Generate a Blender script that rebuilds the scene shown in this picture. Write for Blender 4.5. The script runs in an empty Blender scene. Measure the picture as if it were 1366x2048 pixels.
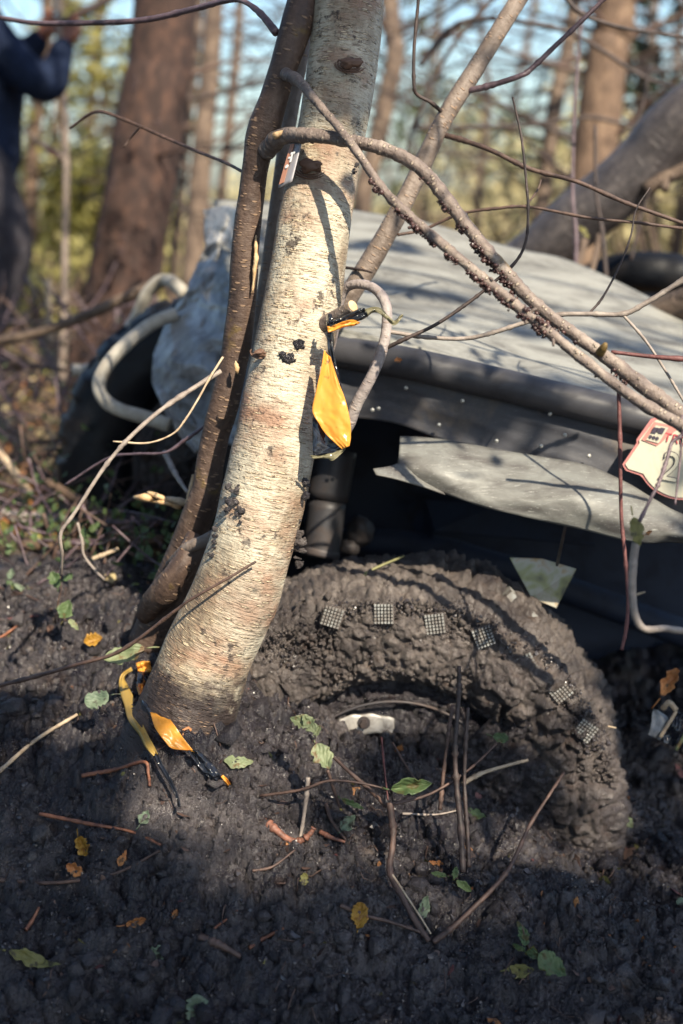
import bpy, bmesh, math, random
import numpy as np
from mathutils import Vector, Matrix

rng = np.random.default_rng(7)
random.seed(7)
R = math.radians
SC = bpy.context.scene
COL = SC.collection

# ------------------------------------------------------------------ camera, sky, sun, exposure
CAM = np.array([0.0, 0.0, 1.30]); PITCH = R(12.0); FPX = 2048 * 50 / 36.0
cam_d = bpy.data.cameras.new('camera'); cam = bpy.data.objects.new('camera', cam_d); COL.objects.link(cam)
cam.location = CAM; cam.rotation_euler = (math.pi / 2 - PITCH, 0, 0)
cam_d.sensor_fit = 'VERTICAL'; cam_d.sensor_height = 36; cam_d.sensor_width = 24; cam_d.lens = 50
cam_d.clip_start = 0.05; cam_d.clip_end = 500
cam_d.dof.use_dof = True; cam_d.dof.focus_distance = 2.60; cam_d.dof.aperture_fstop = 1.8
SC.camera = cam
SUN_AZ = R(30)      # to the right of straight behind the camera
SUN_EL = R(43)
SDIR = np.array([math.sin(SUN_AZ) * math.cos(SUN_EL), -math.cos(SUN_AZ) * math.cos(SUN_EL), math.sin(SUN_EL)])
w = bpy.data.worlds.new('World'); SC.world = w; w.use_nodes = True
nt = w.node_tree
sky = nt.nodes.new('ShaderNodeTexSky'); sky.sky_type = 'NISHITA'; sky.sun_disc = False
sky.sun_elevation = SUN_EL; sky.sun_rotation = math.atan2(SDIR[0], SDIR[1]); sky.air_density = 1.4; sky.dust_density = 2.0; sky.ozone_density = 7.0
bg = nt.nodes['Background']; bg.inputs[1].default_value = 0.125
nt.links.new(sky.outputs[0], bg.inputs[0])
sd = bpy.data.lights.new('sun', 'SUN'); sd.energy = 5.0; sd.angle = R(0.55); sd.color = (1.0, 0.88, 0.69)
so = bpy.data.objects.new('sun', sd); COL.objects.link(so)
so.rotation_euler = Vector(SDIR).to_track_quat('Z', 'Y').to_euler(); so.location = (4, -4, 6)
SC.view_settings.view_transform = 'Standard'; SC.view_settings.look = 'None'
SC.view_settings.gamma = 1.0; SC.view_settings.exposure = 1.02; SC.view_settings.use_curve_mapping = False
SC.cycles.use_denoising = True; SC.cycles.denoising_prefilter = 'ACCURATE'; SC.cycles.sample_clamp_indirect = 3.0; SC.cycles.sample_clamp_direct = 12.0
SC.cycles.max_bounces = 8; SC.cycles.diffuse_bounces = 3; SC.cycles.transparent_max_bounces = 8

# ------------------------------------------------------------------ geometry helpers
FW = np.array([0, math.cos(PITCH), -math.sin(PITCH)]); UP = np.array([0, math.sin(PITCH), math.cos(PITCH)]); RT = np.array([1.0, 0, 0])
def P(px, py, d):
    return CAM + d * (FW + (px - 683) / FPX * RT - (py - 1024) / FPX * UP)
def PX(n, d): return n * d / FPX

def _h(ix, iy, iz, s):
    with np.errstate(over='ignore'):
        h = (ix.astype(np.uint32) * np.uint32(374761393) + iy.astype(np.uint32) * np.uint32(668265263) + iz.astype(np.uint32) * np.uint32(2147483647 - 58) + np.uint32(s * 974711 + 13))
        h = (h ^ (h >> np.uint32(13))) * np.uint32(1274126177); h = h ^ (h >> np.uint32(16))
        h = h * np.uint32(2246822519); h = h ^ (h >> np.uint32(15))
    return h.astype(np.float64) / 4294967295.0
def vnoise(p, s=0):
    f = np.floor(p); i = f.astype(np.int64); t = p - f; t = t * t * (3 - 2 * t)
    r = 0
    for dx in (0, 1):
        for dy in (0, 1):
            for dz in (0, 1):
                wgt = (t[:, 0] if dx else 1 - t[:, 0]) * (t[:, 1] if dy else 1 - t[:, 1]) * (t[:, 2] if dz else 1 - t[:, 2])
                r = r + wgt * _h(i[:, 0] + dx, i[:, 1] + dy, i[:, 2] + dz, s)
    return r * 2 - 1
def fbm(p, scale, octs=4, s=0, gain=0.5):
    a, r, q = 1.0, 0, np.asarray(p, float) * scale
    for k in range(octs):
        r = r + a * vnoise(q + 17.3 * k, s + k); a *= gain; q = q * 2.03
    return r
def worley(p, scale, s=0):
    q = np.asarray(p, float) * scale; f = np.floor(q); i = f.astype(np.int64)
    d1 = np.full(len(q), 9.0); d2 = d1.copy()
    for dx in (-1, 0, 1):
        for dy in (-1, 0, 1):
            for dz in (-1, 0, 1):
                c = i + np.array([dx, dy, dz])
                o = np.stack([_h(c[:, 0], c[:, 1], c[:, 2], s + k) for k in (1, 2, 3)], 1)
                dd = np.linalg.norm(c + o - q, axis=1)
                m = dd < d1
                d2 = np.where(m, d1, np.minimum(d2, dd)); d1 = np.where(m, dd, d1)
    return d1, d2

WL = {}
def thing(name, label, cat, loc=(0, 0, 0), group=None, kind=None):
    o = bpy.data.objects.new(name, None); COL.objects.link(o); o.location = loc; o.empty_display_size = 0.1
    tag(o, label, cat, group, kind); WL[o.name] = np.array(loc, float); return o
def tag(o, label=None, cat=None, group=None, kind=None):
    if label: o['label'] = label
    if cat: o['category'] = cat
    if group: o['group'] = group
    if kind: o['kind'] = kind
    return o
def mesh_obj(name, V, F, mat, parent=None, uv=None, smooth=True, base=None):
    V = np.asarray(V, float)
    org = WL[parent.name] if parent is not None else (np.array(base, float) if base is not None else np.zeros(3))
    me = bpy.data.meshes.new(name)
    L = V - org
    if isinstance(F, np.ndarray):
        n, k = F.shape
        me.vertices.add(len(L)); me.vertices.foreach_set('co', L.ravel())
        me.loops.add(n * k); me.loops.foreach_set('vertex_index', F.ravel().astype(np.int32))
        me.polygons.add(n); me.polygons.foreach_set('loop_start', np.arange(0, n * k, k, dtype=np.int32))
        me.update(calc_edges=True); me.validate()
    else:
        me.from_pydata(L.tolist(), [], F)
    if uv is not None:
        ul = me.uv_layers.new(name='UVMap'); li = np.zeros(len(me.loops), np.int32); me.loops.foreach_get('vertex_index', li)
        uva = np.asarray(uv, float)
        ul.data.foreach_set('uv', uva[li].ravel() if len(uva) == len(V) else uva.ravel())
    if smooth: me.polygons.foreach_set('use_smooth', np.ones(len(me.polygons), bool))
    mats = mat if isinstance(mat, (list, tuple)) else [mat]
    for m in mats: me.materials.append(MAT[m] if isinstance(m, str) else m)
    o = bpy.data.objects.new(name, me); COL.objects.link(o)
    if parent is not None: o.parent = parent
    else: o.location = org
    WL[o.name] = org
    return o
def solid(o, th, offset=0.0):
    m = o.modifiers.new('thickness', 'SOLIDIFY'); m.thickness = th; m.offset = offset; return o

def catmull(pts, n):
    pts = np.asarray(pts, float)
    if len(pts) == 2: return pts[0] + np.linspace(0, 1, n)[:, None] * (pts[1] - pts[0])
    a = np.vstack([2 * pts[0] - pts[1], pts, 2 * pts[-1] - pts[-2]])
    seg = np.linspace(0, len(pts) - 1 - 1e-9, n); out = np.zeros((n, pts.shape[1]))
    for k, s in enumerate(seg):
        i = int(s); t = s - i; p0, p1, p2, p3 = a[i], a[i + 1], a[i + 2], a[i + 3]
        out[k] = 0.5 * ((2 * p1) + (-p0 + p2) * t + (2 * p0 - 5 * p1 + 4 * p2 - p3) * t * t + (-p0 + 3 * p1 - 3 * p2 + p3) * t ** 3)
    return out
def tube(pts, rad, n=None, segs=10, rough=0.0, rscale=20, seed=0, cap=True, knots=0):
    """tapered tube through pts (rad: number or one per pt). Returns V, F, per-loop uv (metres)"""
    pts = np.asarray(pts, float); rad = np.broadcast_to(np.asarray(rad, float), (len(pts),))
    if n is None: n = max(4, (len(pts) - 1) * 4 + 1)
    PR = catmull(np.hstack([pts, rad[:, None]]), n); C = PR[:, :3]; r = np.maximum(PR[:, 3], 1e-4)
    if knots:
        r = r * (1 + knots * np.maximum(0, vnoise(np.stack([np.arange(n) * 0.9, np.full(n, seed * 3.1), np.zeros(n)], 1), seed)) ** 2)
    T = np.gradient(C, axis=0); T /= np.linalg.norm(T, axis=1)[:, None] + 1e-12
    ref = np.array([0, 1.0, 0.0]);
    if abs(T[0] @ ref) > 0.9: ref = np.array([1.0, 0, 0])
    N = np.zeros_like(C); N[0] = ref - T[0] * (T[0] @ ref); N[0] /= np.linalg.norm(N[0])
    for i in range(1, n):
        v = N[i - 1] - T[i] * (T[i] @ N[i - 1]); N[i] = v / (np.linalg.norm(v) + 1e-12)
    B = np.cross(T, N)
    ang = np.linspace(0, 2 * math.pi, segs, endpoint=False)
    V = C[:, None, :] + r[:, None, None] * (np.cos(ang)[None, :, None] * N[:, None, :] + np.sin(ang)[None, :, None] * B[:, None, :])
    V = V.reshape(-1, 3)
    if rough:
        nr = (V - np.repeat(C, segs, 0)); V = V + nr * (rough * fbm(V, rscale, 3, seed))[:, None]
    L = np.concatenate([[0], np.cumsum(np.linalg.norm(np.diff(C, axis=0), axis=1))]); circ = 2 * math.pi * float(np.mean(r))
    F, UVl = [], []
    for i in range(n - 1):
        for j in range(segs):
            j2 = (j + 1) % segs
            F.append((i * segs + j, i * segs + j2, (i + 1) * segs + j2, (i + 1) * segs + j))
            u0, u1 = j / segs * circ, (j + 1) / segs * circ
            UVl += [(u0, L[i]), (u1, L[i]), (u1, L[i + 1]), (u0, L[i + 1])]
    F = [f for f in F]
    if cap:
        for base, rev in ((0, True), ((n - 1) * segs, False)):
            f = tuple(base + j for j in range(segs)); F.append(f[::-1] if rev else f)
            UVl += [(0.01 * math.cos(a), 0.01 * math.sin(a)) for a in ang]
    return V, F, np.array(UVl)
def tube_obj(name, pts, rad, mat, parent=None, **k):
    base = k.pop('base', None)
    V, F, uv = tube(pts, rad, **k)
    return mesh_obj(name, V, F, mat, parent, uv, base=(base if base is not None else (pts[0] if parent is None else None)))
def join(parts):
    V, F, o = [], [], 0
    for v, f in parts:
        V.append(np.asarray(v, float)); F += [tuple(int(i) + o for i in q) for q in f]; o += len(v)
    return np.vstack(V), F
def box(c, s, rot=None):
    v = np.array([(x, y, z) for x in (-.5, .5) for y in (-.5, .5) for z in (-.5, .5)]) * np.array(s)
    if rot is not None: v = v @ np.asarray(rot).T
    return v + np.array(c), [(0, 1, 3, 2), (4, 6, 7, 5), (0, 4, 5, 1), (2, 3, 7, 6), (0, 2, 6, 4), (1, 5, 7, 3)]
def ico_sphere(sub=2):
    bm = bmesh.new(); bmesh.ops.create_icosphere(bm, subdivisions=sub, radius=1)
    V = np.array([v.co[:] for v in bm.verts]); F = [tuple(v.index for v in f.verts) for f in bm.faces]; bm.free(); return V, F
ICO1, ICO2, ICO3 = ico_sphere(1), ico_sphere(2), ico_sphere(3)
def blob(c, s, seed=0, rough=0.35, scale=1.6, ico=ICO3, rot=None):
    V, F = ico; d = 1 + rough * fbm(V + seed * 5.7, scale, 4, seed)
    W = V * d[:, None] * np.array(s)
    if rot is not None: W = W @ np.asarray(rot).T
    return W + np.array(c), F
def grid_patch(A, B, n, m, bulge=None):
    """sheet between polylines A (top) and B (bottom); returns V, quads, uv"""
    a, b = catmull(A, n), catmull(B, n); t = np.linspace(0, 1, m)
    V = a[None] * (1 - t)[:, None, None] + b[None] * t[:, None, None]
    V = V.reshape(-1, 3)
    uv = np.stack([np.tile(np.linspace(0, 1, n), m), np.repeat(t, n)], 1)
    if bulge is not None: V = V + bulge(uv)
    i, j = np.meshgrid(np.arange(m - 1), np.arange(n - 1), indexing='ij'); k = (i * n + j).ravel()
    return V, np.stack([k, k + 1, k + n + 1, k + n], 1), uv

# ------------------------------------------------------------------ materials
MAT = {}
class NB:
    def __init__(s, name):
        s.m = bpy.data.materials.new(name); s.m.use_nodes = True; s.t = s.m.node_tree; s.b = s.t.nodes['Principled BSDF']; MAT[name] = s.m
        s.tc = s.t.nodes.new('ShaderNodeTexCoord')
    def L(s, a, b): s.t.links.new(a, b)
    def new(s, ty): return s.t.nodes.new(ty)
    def vec(s, src='Object', scale=(1, 1, 1)):
        mp = s.new('ShaderNodeMapping'); mp.inputs['Scale'].default_value = scale; s.L(s.tc.outputs[src], mp.inputs[0]); return mp.outputs[0]
    def noise(s, scale, detail=4, rough=0.55, v=None, dist=0.0):
        n = s.new('ShaderNodeTexNoise'); n.inputs['Scale'].default_value = scale; n.inputs['Detail'].default_value = detail
        n.inputs['Roughness'].default_value = rough; n.inputs['Distortion'].default_value = dist
        s.L(v if v is not None else s.tc.outputs['Object'], n.inputs['Vector']); return n.outputs['Fac']
    def vor(s, scale, v=None, feature='F1', out='Distance', rand=1.0):
        n = s.new('ShaderNodeTexVoronoi'); n.feature = feature; n.inputs['Scale'].default_value = scale; n.inputs['Randomness'].default_value = rand
        s.L(v if v is not None else s.tc.outputs['Object'], n.inputs['Vector']); return n.outputs[out]
    def ramp(s, fac, stops):
        n = s.new('ShaderNodeValToRGB'); e = n.color_ramp.elements
        while len(e) < len(stops): e.new(0.5)
        for el, (p, c) in zip(e, stops):
            el.position = p; el.color = (c, c, c, 1) if isinstance(c, (int, float)) else (*c, 1)
        s.L(fac, n.inputs[0]); return n.outputs[0]
    def mix(s, fac, a, b, mode='MIX'):
        n = s.new('ShaderNodeMix'); n.data_type = 'RGBA'; n.blend_type = mode
        for inp, x in ((n.inputs[0], fac), (n.inputs[6], a), (n.inputs[7], b)):
            if isinstance(x, (int, float)): inp.default_value = x
            elif isinstance(x, tuple): inp.default_value = (*x, 1)
            else: s.L(x, inp)
        return n.outputs[2]
    def math(s, op, a, b=0.5):
        n = s.new('ShaderNodeMath'); n.operation = op
        for inp, x in zip(n.inputs, (a, b)):
            if isinstance(x, (int, float)): inp.default_value = x
            else: s.L(x, inp)
        return n.outputs[0]
    def bump(s, h, strength=0.5, dist=0.01, nrm=None):
        n = s.new('ShaderNodeBump'); n.inputs['Strength'].default_value = strength; n.inputs['Distance'].default_value = dist
        s.L(h, n.inputs['Height'])
        if nrm is not None: s.L(nrm, n.inputs['Normal'])
        return n.outputs[0]
    def set(s, color=None, rough=None, metal=None, normal=None, spec=None, trans=None, coat=None):
        for key, x in (('Base Color', color), ('Roughness', rough), ('Metallic', metal), ('Normal', normal), ('Specular IOR Level', spec), ('Coat Weight', coat)):
            if x is None: continue
            if isinstance(x, (int, float)): s.b.inputs[key].default_value = x
            elif isinstance(x, tuple): s.b.inputs[key].default_value = (*x, 1)
            else: s.L(x, s.b.inputs[key])
        return s
    def translucent(s, color, fac):
        t = s.new('ShaderNodeBsdfTranslucent'); mx = s.new('ShaderNodeMixShader'); mx.inputs[0].default_value = fac
        if isinstance(color, tuple): t.inputs[0].default_value = (*color, 1)
        else: s.L(color, t.inputs[0])
        o = s.t.nodes['Material Output']; s.L(s.b.outputs[0], mx.inputs[1]); s.L(t.outputs[0], mx.inputs[2]); s.L(mx.outputs[0], o.inputs[0]); return s

def mud_mat(name, wet=0.5, dark=(0.012, 0.0105, 0.018), light=(0.185, 0.160, 0.160), warm=(0.06, 0.035, 0.026)):  # dark tone tinted violet-blue to carry the cool shadow colour
    b = NB(name)
    c = b.mix(b.ramp(b.noise(7, 6, 0.65), [(0.36, 0.0), (0.64, 1.0)]), dark, light)
    wetp = b.ramp(b.noise(3.2, 4, 0.6), [(0.42, 0.0), (0.62, 0.6)]); c = b.mix(wetp, c, tuple(x * 1.6 for x in dark))
    c = b.mix(b.ramp(b.noise(45, 3, 0.6), [(0.35, 0.55), (0.7, 0.0)]), c, dark)
    c = b.mix(b.ramp(b.noise(23, 3), [(0.6, 0.0), (0.74, 0.6)]), c, warm)
    rg = b.ramp(b.noise(30, 4, 0.6), [(0.32, 0.14 if wet > 0.4 else 0.32), (0.70, 0.62)])
    h1 = b.bump(b.noise(110, 6, 0.75), 1.0, 0.02)
    h2 = b.bump(b.noise(480, 3, 0.7), 1.0, 0.005, h1)
    b.set(c, b.mix(wetp, rg, (0.2, 0.2, 0.2)), normal=h2, spec=0.7); return b
mud_mat('mud'); mud_mat('mud_tyre', 0.3, light=(0.33, 0.28, 0.25), dark=(0.045, 0.036, 0.038), warm=(0.10, 0.06, 0.04))
mud_mat('mud_dark', 0.6, light=(0.05, 0.04, 0.04))
def ground_mat():
    b = mud_mat('ground')
    t = b.t
    # forest floor farther back: leaf litter and moss by position
    sep = b.new('ShaderNodeSeparateXYZ'); b.L(b.tc.outputs['Object'], sep.inputs[0])
    f = b.math('ADD', b.math('MULTIPLY', b.noise(1.6, 3), 1.6), sep.outputs[1])
    fac = b.ramp(b.math('MULTIPLY', b.math('SUBTRACT', f, 4.0), 0.9), [(0.0, 0.0), (1.0, 1.0)])
    lit = b.ramp(b.vor(26, out='Color'), [(0.0, (0.05, 0.03, 0.02)), (0.35, (0.17, 0.085, 0.04)), (0.6, (0.25, 0.16, 0.085)), (0.8, (0.14, 0.13, 0.05)), (1.0, (0.32, 0.24, 0.15))])
    old = b.b.inputs['Base Color'].links[0].from_socket
    b.set(color=b.mix(fac, old, lit)); oldr = b.b.inputs['Roughness'].links[0].from_socket
    b.set(rough=b.mix(fac, oldr, (0.8, 0.8, 0.8)))
ground_mat()

def birch():
    b = NB('birch_bark'); uv = b.tc.outputs['UV']
    mp = lambda sx, sy: b.vec('UV', (sx, sy, 1))
    wob = b.noise(6, 3, 0.6, uv)
    c = b.ramp(b.noise(7, 5, 0.62, mp(1.0, 0.55)), [(0.30, (0.13, 0.095, 0.07)), (0.42, (0.27, 0.215, 0.15)), (0.53, (0.50, 0.45, 0.35)), (0.72, (0.67, 0.61, 0.48))])
    c = b.mix(b.ramp(b.noise(4, 4, 0.6, mp(1.3, 1.8)), [(0.49, 0.0), (0.63, 0.8)]), c, (0.29, 0.14, 0.085))
    c = b.mix(b.ramp(b.noise(1, 3, 0.7, mp(35, 330)), [(0.52, 0.0), (0.68, 0.55)]), c, (0.17, 0.115, 0.08))
    d = b.vor(1, mp(32, 190)); dash = b.ramp(d, [(0.20, 1.0), (0.30, 0.0)])
    mask = b.ramp(b.noise(22, 2, 0.5, uv), [(0.36, 0.0), (0.46, 1.0)])
    dash = b.math('MULTIPLY', dash, mask)
    c = b.mix(dash, c, (0.62, 0.50, 0.34))
    d2 = b.vor(1, b.vec('UV', (32, 190, 1))); under = b.ramp(d2, [(0.28, 0.0), (0.34, 0.75), (0.42, 0.0)])  # relief shade of each lenticel painted as a dark rim
    c = b.mix(b.math('MULTIPLY', under, mask), c, (0.15, 0.09, 0.06))
    mudf = b.ramp(b.noise(13, 6, 0.75, uv), [(0.585, 0.0), (0.62, 0.85)])
    sep = b.new('ShaderNodeSeparateXYZ'); b.L(uv, sep.inputs[0])
    low = b.ramp(b.math('ADD', sep.outputs[1], b.math('MULTIPLY', b.noise(16, 5, 0.75, uv), 0.30)), [(0.40, 1.0), (0.46, 0.0)])
    c = b.mix(b.math('MAXIMUM', mudf, low), c, (0.045, 0.033, 0.03))
    fine = b.math('MULTIPLY', b.ramp(b.vor(1, mp(70, 330)), [(0.18, 1.0), (0.27, 0.0)]), b.ramp(b.noise(9, 2, 0.5, uv), [(0.45, 0.0), (0.55, 0.8)])); c = b.mix(fine, c, (0.30, 0.20, 0.13))
    c = b.mix(b.ramp(b.noise(5, 4, 0.65, mp(0.8, 0.35)), [(0.5, 0.0), (0.68, 0.55)]), c, (0.30, 0.29, 0.24))
    h = b.math('ADD', b.math('MULTIPLY', dash, 0.8), b.math('MULTIPLY', b.noise(1, 4, 0.6, mp(40, 260)), 0.6))
    n1 = b.bump(h, 1.0, 0.006); n2 = b.bump(b.noise(20, 5, 0.7, uv), 0.7, 0.014, n1)
    b.set(c, b.ramp(b.noise(30, 2), [(0.3, 0.42), (0.7, 0.62)]), normal=n2, spec=0.4)
birch()
def bark(name, dark, mid, light, len_scale=(40, 130), lent=(0.3, 0.2, 0.13), amt=0.7, rough=0.6, moss=None, bs=0.004):
    b = NB(name); uv = b.tc.outputs['UV']
    c = b.ramp(b.noise(22, 6, 0.7, b.vec('UV', (1, 0.45, 1))), [(0.3, dark), (0.52, mid), (0.75, light)])
    d = b.ramp(b.vor(1, b.vec('UV', (*len_scale, 1))), [(0.2, 1.0), (0.3, 0.0)])
    d = b.math('MULTIPLY', d, b.ramp(b.noise(25, 2, 0.5, uv), [(0.4, 0.0), (0.5, amt)]))
    c = b.mix(d, c, lent)
    if moss: c = b.mix(b.ramp(b.noise(9, 4, 0.7), [(0.6, 0.0), (0.7, 0.8)]), c, moss)
    b.set(c, rough, normal=b.bump(b.math('ADD', d, b.noise(1, 4, 0.6, b.vec('UV', (60, 90, 1)))), 0.8, bs), spec=0.4)
bark('sapling_bark', (0.03, 0.02, 0.018), (0.085, 0.055, 0.042), (0.17, 0.12, 0.09), moss=(0.16, 0.11, 0.02))
bark('grey_brown_bark', (0.10, 0.075, 0.06), (0.19, 0.15, 0.125), (0.31, 0.26, 0.22))
bark('branch_bark', (0.05, 0.036, 0.036), (0.19, 0.15, 0.13), (0.42, 0.36, 0.30), (60, 110), (0.40, 0.33, 0.26), moss=(0.17, 0.11, 0.03), amt=0.8, bs=0.006)
bark('knot_bark', (0.05, 0.028, 0.02), (0.14, 0.08, 0.055), (0.28, 0.18, 0.12)); bark('vine_bark', (0.16, 0.13, 0.13), (0.3, 0.26, 0.25), (0.45, 0.41, 0.38), amt=0.3)
bark('pine_bark', (0.012, 0.008, 0.008), (0.052, 0.029, 0.023), (0.15, 0.078, 0.052), (14, 4), (0.05, 0.03, 0.03), 0.9, 0.8, bs=0.02)
bark('forest_bark', (0.06, 0.042, 0.035), (0.14, 0.10, 0.075), (0.25, 0.19, 0.14), (30, 14), (0.07, 0.05, 0.04), 0.6, 0.8, bs=0.012)
bark('tan_bark', (0.05, 0.033, 0.024), (0.14, 0.09, 0.06), (0.27, 0.185, 0.12), (20, 14), (0.09, 0.05, 0.03), 0.6, 0.8, bs=0.012)
bark('smooth_grey_bark', (0.03, 0.027, 0.03), (0.07, 0.062, 0.064), (0.15, 0.13, 0.125), (12, 60), (0.05, 0.04, 0.04), 0.3, 0.42)
def twig(name, a, c2, rough=0.6):
    b = NB(name); b.set(b.ramp(b.noise(55, 3, 0.6), [(0.3, a), (0.7, c2)]), rough, normal=b.bump(b.noise(260, 3), 0.5, 0.002))
twig('twig_brown', (0.035, 0.021, 0.018), (0.12, 0.072, 0.055)); twig('twig_dark', (0.018, 0.013, 0.013), (0.065, 0.042, 0.036))
twig('twig_purple', (0.055, 0.035, 0.045), (0.15, 0.105, 0.12), 0.45); twig('twig_grey', (0.16, 0.13, 0.115), (0.34, 0.29, 0.25))
twig('twig_orange', (0.08, 0.03, 0.02), (0.28, 0.115, 0.06)); twig('twig_pale', (0.28, 0.20, 0.13), (0.5, 0.40, 0.28))
twig('moss_wood', (0.10, 0.065, 0.02), (0.26, 0.17, 0.05)); twig('root_bark', (0.05, 0.022, 0.016), (0.26, 0.11, 0.07)); twig('fresh_wood', (0.42, 0.25, 0.11), (0.68, 0.50, 0.30)); twig('twig_red', (0.07, 0.022, 0.022), (0.16, 0.06, 0.055)); twig('twig_green', (0.12, 0.12, 0.05), (0.25, 0.24, 0.11))
twig('crust', (0.016, 0.009, 0.011), (0.10, 0.05, 0.045), 0.32)
def leafm(name, a, c2, tr=0.3, spots=None):
    b = NB(name); uv = b.tc.outputs['UV']
    c = b.ramp(b.noise(18, 4, 0.6), [(0.3, a), (0.7, c2)])
    vein = b.new('ShaderNodeTexWave'); vein.bands_direction = 'DIAGONAL'; vein.inputs['Scale'].default_value = 2.6; vein.inputs['Distortion'].default_value = 1.0
    b.L(uv, vein.inputs['Vector'])
    spots = spots or (0.05, 0.04, 0.03)
    if spots and name.startswith('leaf'): c = b.mix(b.ramp(b.noise(48, 4, 0.65), [(0.54, 0.0), (0.62, 0.9)]), c, spots)
    b.set(c, 0.5, normal=b.bump(vein.outputs['Fac'], 0.35, 0.002), spec=0.4); b.translucent(c, tr)
leafm('leaf_pale', (0.15, 0.19, 0.10), (0.26, 0.29, 0.16), spots=(0.16, 0.10, 0.05)); leafm('leaf_green', (0.05, 0.095, 0.04), (0.12, 0.17, 0.07), spots=(0.10, 0.08, 0.03))
leafm('leaf_grey', (0.11, 0.16, 0.11), (0.19, 0.24, 0.16)); leafm('leaf_yellow', (0.30, 0.15, 0.02), (0.50, 0.29, 0.05), spots=(0.2, 0.08, 0.02))
leafm('leaf_orange', (0.33, 0.12, 0.04), (0.5, 0.24, 0.09)); leafm('leaf_olive', (0.16, 0.15, 0.045), (0.27, 0.25, 0.09)); leafm('leaf_cream', (0.45, 0.36, 0.18), (0.6, 0.5, 0.3))
leafm('foliage_olive', (0.20, 0.19, 0.045), (0.42, 0.38, 0.12), 0.4); leafm('foliage_yellow', (0.40, 0.37, 0.13), (0.56, 0.50, 0.22), 0.4)
leafm('foliage_green', (0.06, 0.085, 0.025), (0.15, 0.17, 0.05), 0.35); leafm('foliage_dark', (0.02, 0.035, 0.022), (0.05, 0.07, 0.04), 0.2)
leafm('foliage_beige', (0.46, 0.39, 0.20), (0.64, 0.57, 0.34), 0.35)

def plain(name, col, rough, metal=0.0, dirt=None, dirt_amt=0.5, scale=8, scratch=0.0, bumpd=0.0, spec=0.5, stretch=(1, 1, 1)):
    b = NB(name); c = col; v = b.vec('Object', stretch)
    if dirt is not None:
        f = b.ramp(b.noise(scale, 6, 0.65, v, 0.6), [(0.62 - 0.35 * dirt_amt, 0.0), (0.85 - 0.25 * dirt_amt, 1.0)]); c = b.mix(f, col, dirt)
        rr = b.mix(f, (rough,) * 3, (min(1, rough + 0.35),) * 3)
    else: rr = rough
    if scratch:
        sc = b.ramp(b.noise(6, 4, 0.75, b.vec('Object', (3, 60, 60)), 0.4), [(0.60, 0.0), (0.66, scratch)]); c = b.mix(sc, c, tuple(min(1, x * 2.2 + 0.08) for x in col))
    nr = b.bump(b.noise(40, 4), 0.3, bumpd) if bumpd else None
    b.set(c, rr, metal, nr, spec); return b
plain('bonnet_sheet', (0.25, 0.25, 0.23), 0.5, 0.0, (0.085, 0.083, 0.08), 0.62, 7, 0.35, 0.0, spec=0.25, stretch=(1, 1.6, 1.6))
plain('flap_sheet', (0.165, 0.168, 0.155), 0.5, 0.0, (0.065, 0.06, 0.058), 0.72, 9, 0.5, 0.003, stretch=(1, 1, 3))
plain('rail_metal', (0.05, 0.05, 0.057), 0.42, 0.0, (0.025, 0.023, 0.026), 0.4, 9, 0.15, 0.001, spec=0.4)
plain('panel_metal', (0.042, 0.043, 0.052), 0.55, 0.0, (0.16, 0.13, 0.10), 0.35, 6, 0.35, 0.002)
plain('underbody_shade', (0.012, 0.019, 0.040), 0.7, 0.0, (0.02, 0.018, 0.022), 0.4, 9)  # navy base puts the bluish deep shade under the body into colour
plain('frame_steel', (0.05, 0.046, 0.05), 0.5, 0.2, (0.07, 0.045, 0.035), 0.5, 12)
plain('shock_metal', (0.035, 0.034, 0.038), 0.5, 0.2, (0.05, 0.034, 0.028), 0.5, 14)
plain('silver_sheet', (0.34, 0.34, 0.34), 0.3, 0.08, (0.08, 0.08, 0.085), 0.62, 7, 0.3, 0.003, spec=0.4)
plain('rubber', (0.005, 0.006, 0.009), 0.45, 0.0, (0.014, 0.012, 0.013), 0.4, 12, bumpd=0.006, spec=0.25)
plain('lug_rubber', (0.30, 0.31, 0.30), 0.5, 0.0, (0.12, 0.098, 0.085), 0.75, 40)
plain('alloy', (0.42, 0.40, 0.37), 0.5, 0.25, (0.10, 0.08, 0.07), 0.5, 30, 0.0, 0.002)
plain('rivet', (0.42, 0.42, 0.39), 0.4, 0.4); plain('bent_pipe', (0.42, 0.39, 0.33), 0.5, 0.0, (0.22, 0.19, 0.15), 0.5, 14, 0.0, 0.002)
plain('plate_cream', (0.50, 0.48, 0.38), 0.45, 0, (0.40, 0.37, 0.29), 0.4, 20); plain('plate_red', (0.46, 0.19, 0.18), 0.4); plain('plate_ink', (0.05, 0.04, 0.06), 0.5); plain('plate_text', (0.42, 0.06, 0.07), 0.5)
plain('plate_salmon', (0.46, 0.21, 0.18), 0.4)
plain('tag_metal', (0.34, 0.33, 0.35), 0.4, 0.3); plain('tag_orange', (0.42, 0.20, 0.13), 0.5); plain('tag_pale', (0.7, 0.72, 0.72), 0.5)
def tape(name, col, tr, trc, rough=0.16):
    b = NB(name); c = b.mix(b.ramp(b.noise(55, 4, 0.65), [(0.60, 0.0), (0.68, 0.85)]), col, (0.05, 0.035, 0.02)) if tr else b.mix(b.ramp(b.noise(60, 4, 0.65), [(0.6, 0.0), (0.7, 0.6)]), col, (0.06, 0.05, 0.045))
    b.set(c, rough, normal=b.bump(b.noise(24, 3, 0.6), 0.35, 0.003), spec=0.5)
    if tr: b.translucent(trc, tr)
tape('tape_yellow', (0.80, 0.38, 0.06), 0.30, (0.95, 0.42, 0.03), 0.28); tape('tape_black', (0.012, 0.014, 0.02), 0, None, 0.12); tape('tape_muddy', (0.36, 0.24, 0.06), 0.15, (0.5, 0.25, 0.03), 0.4)
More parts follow.
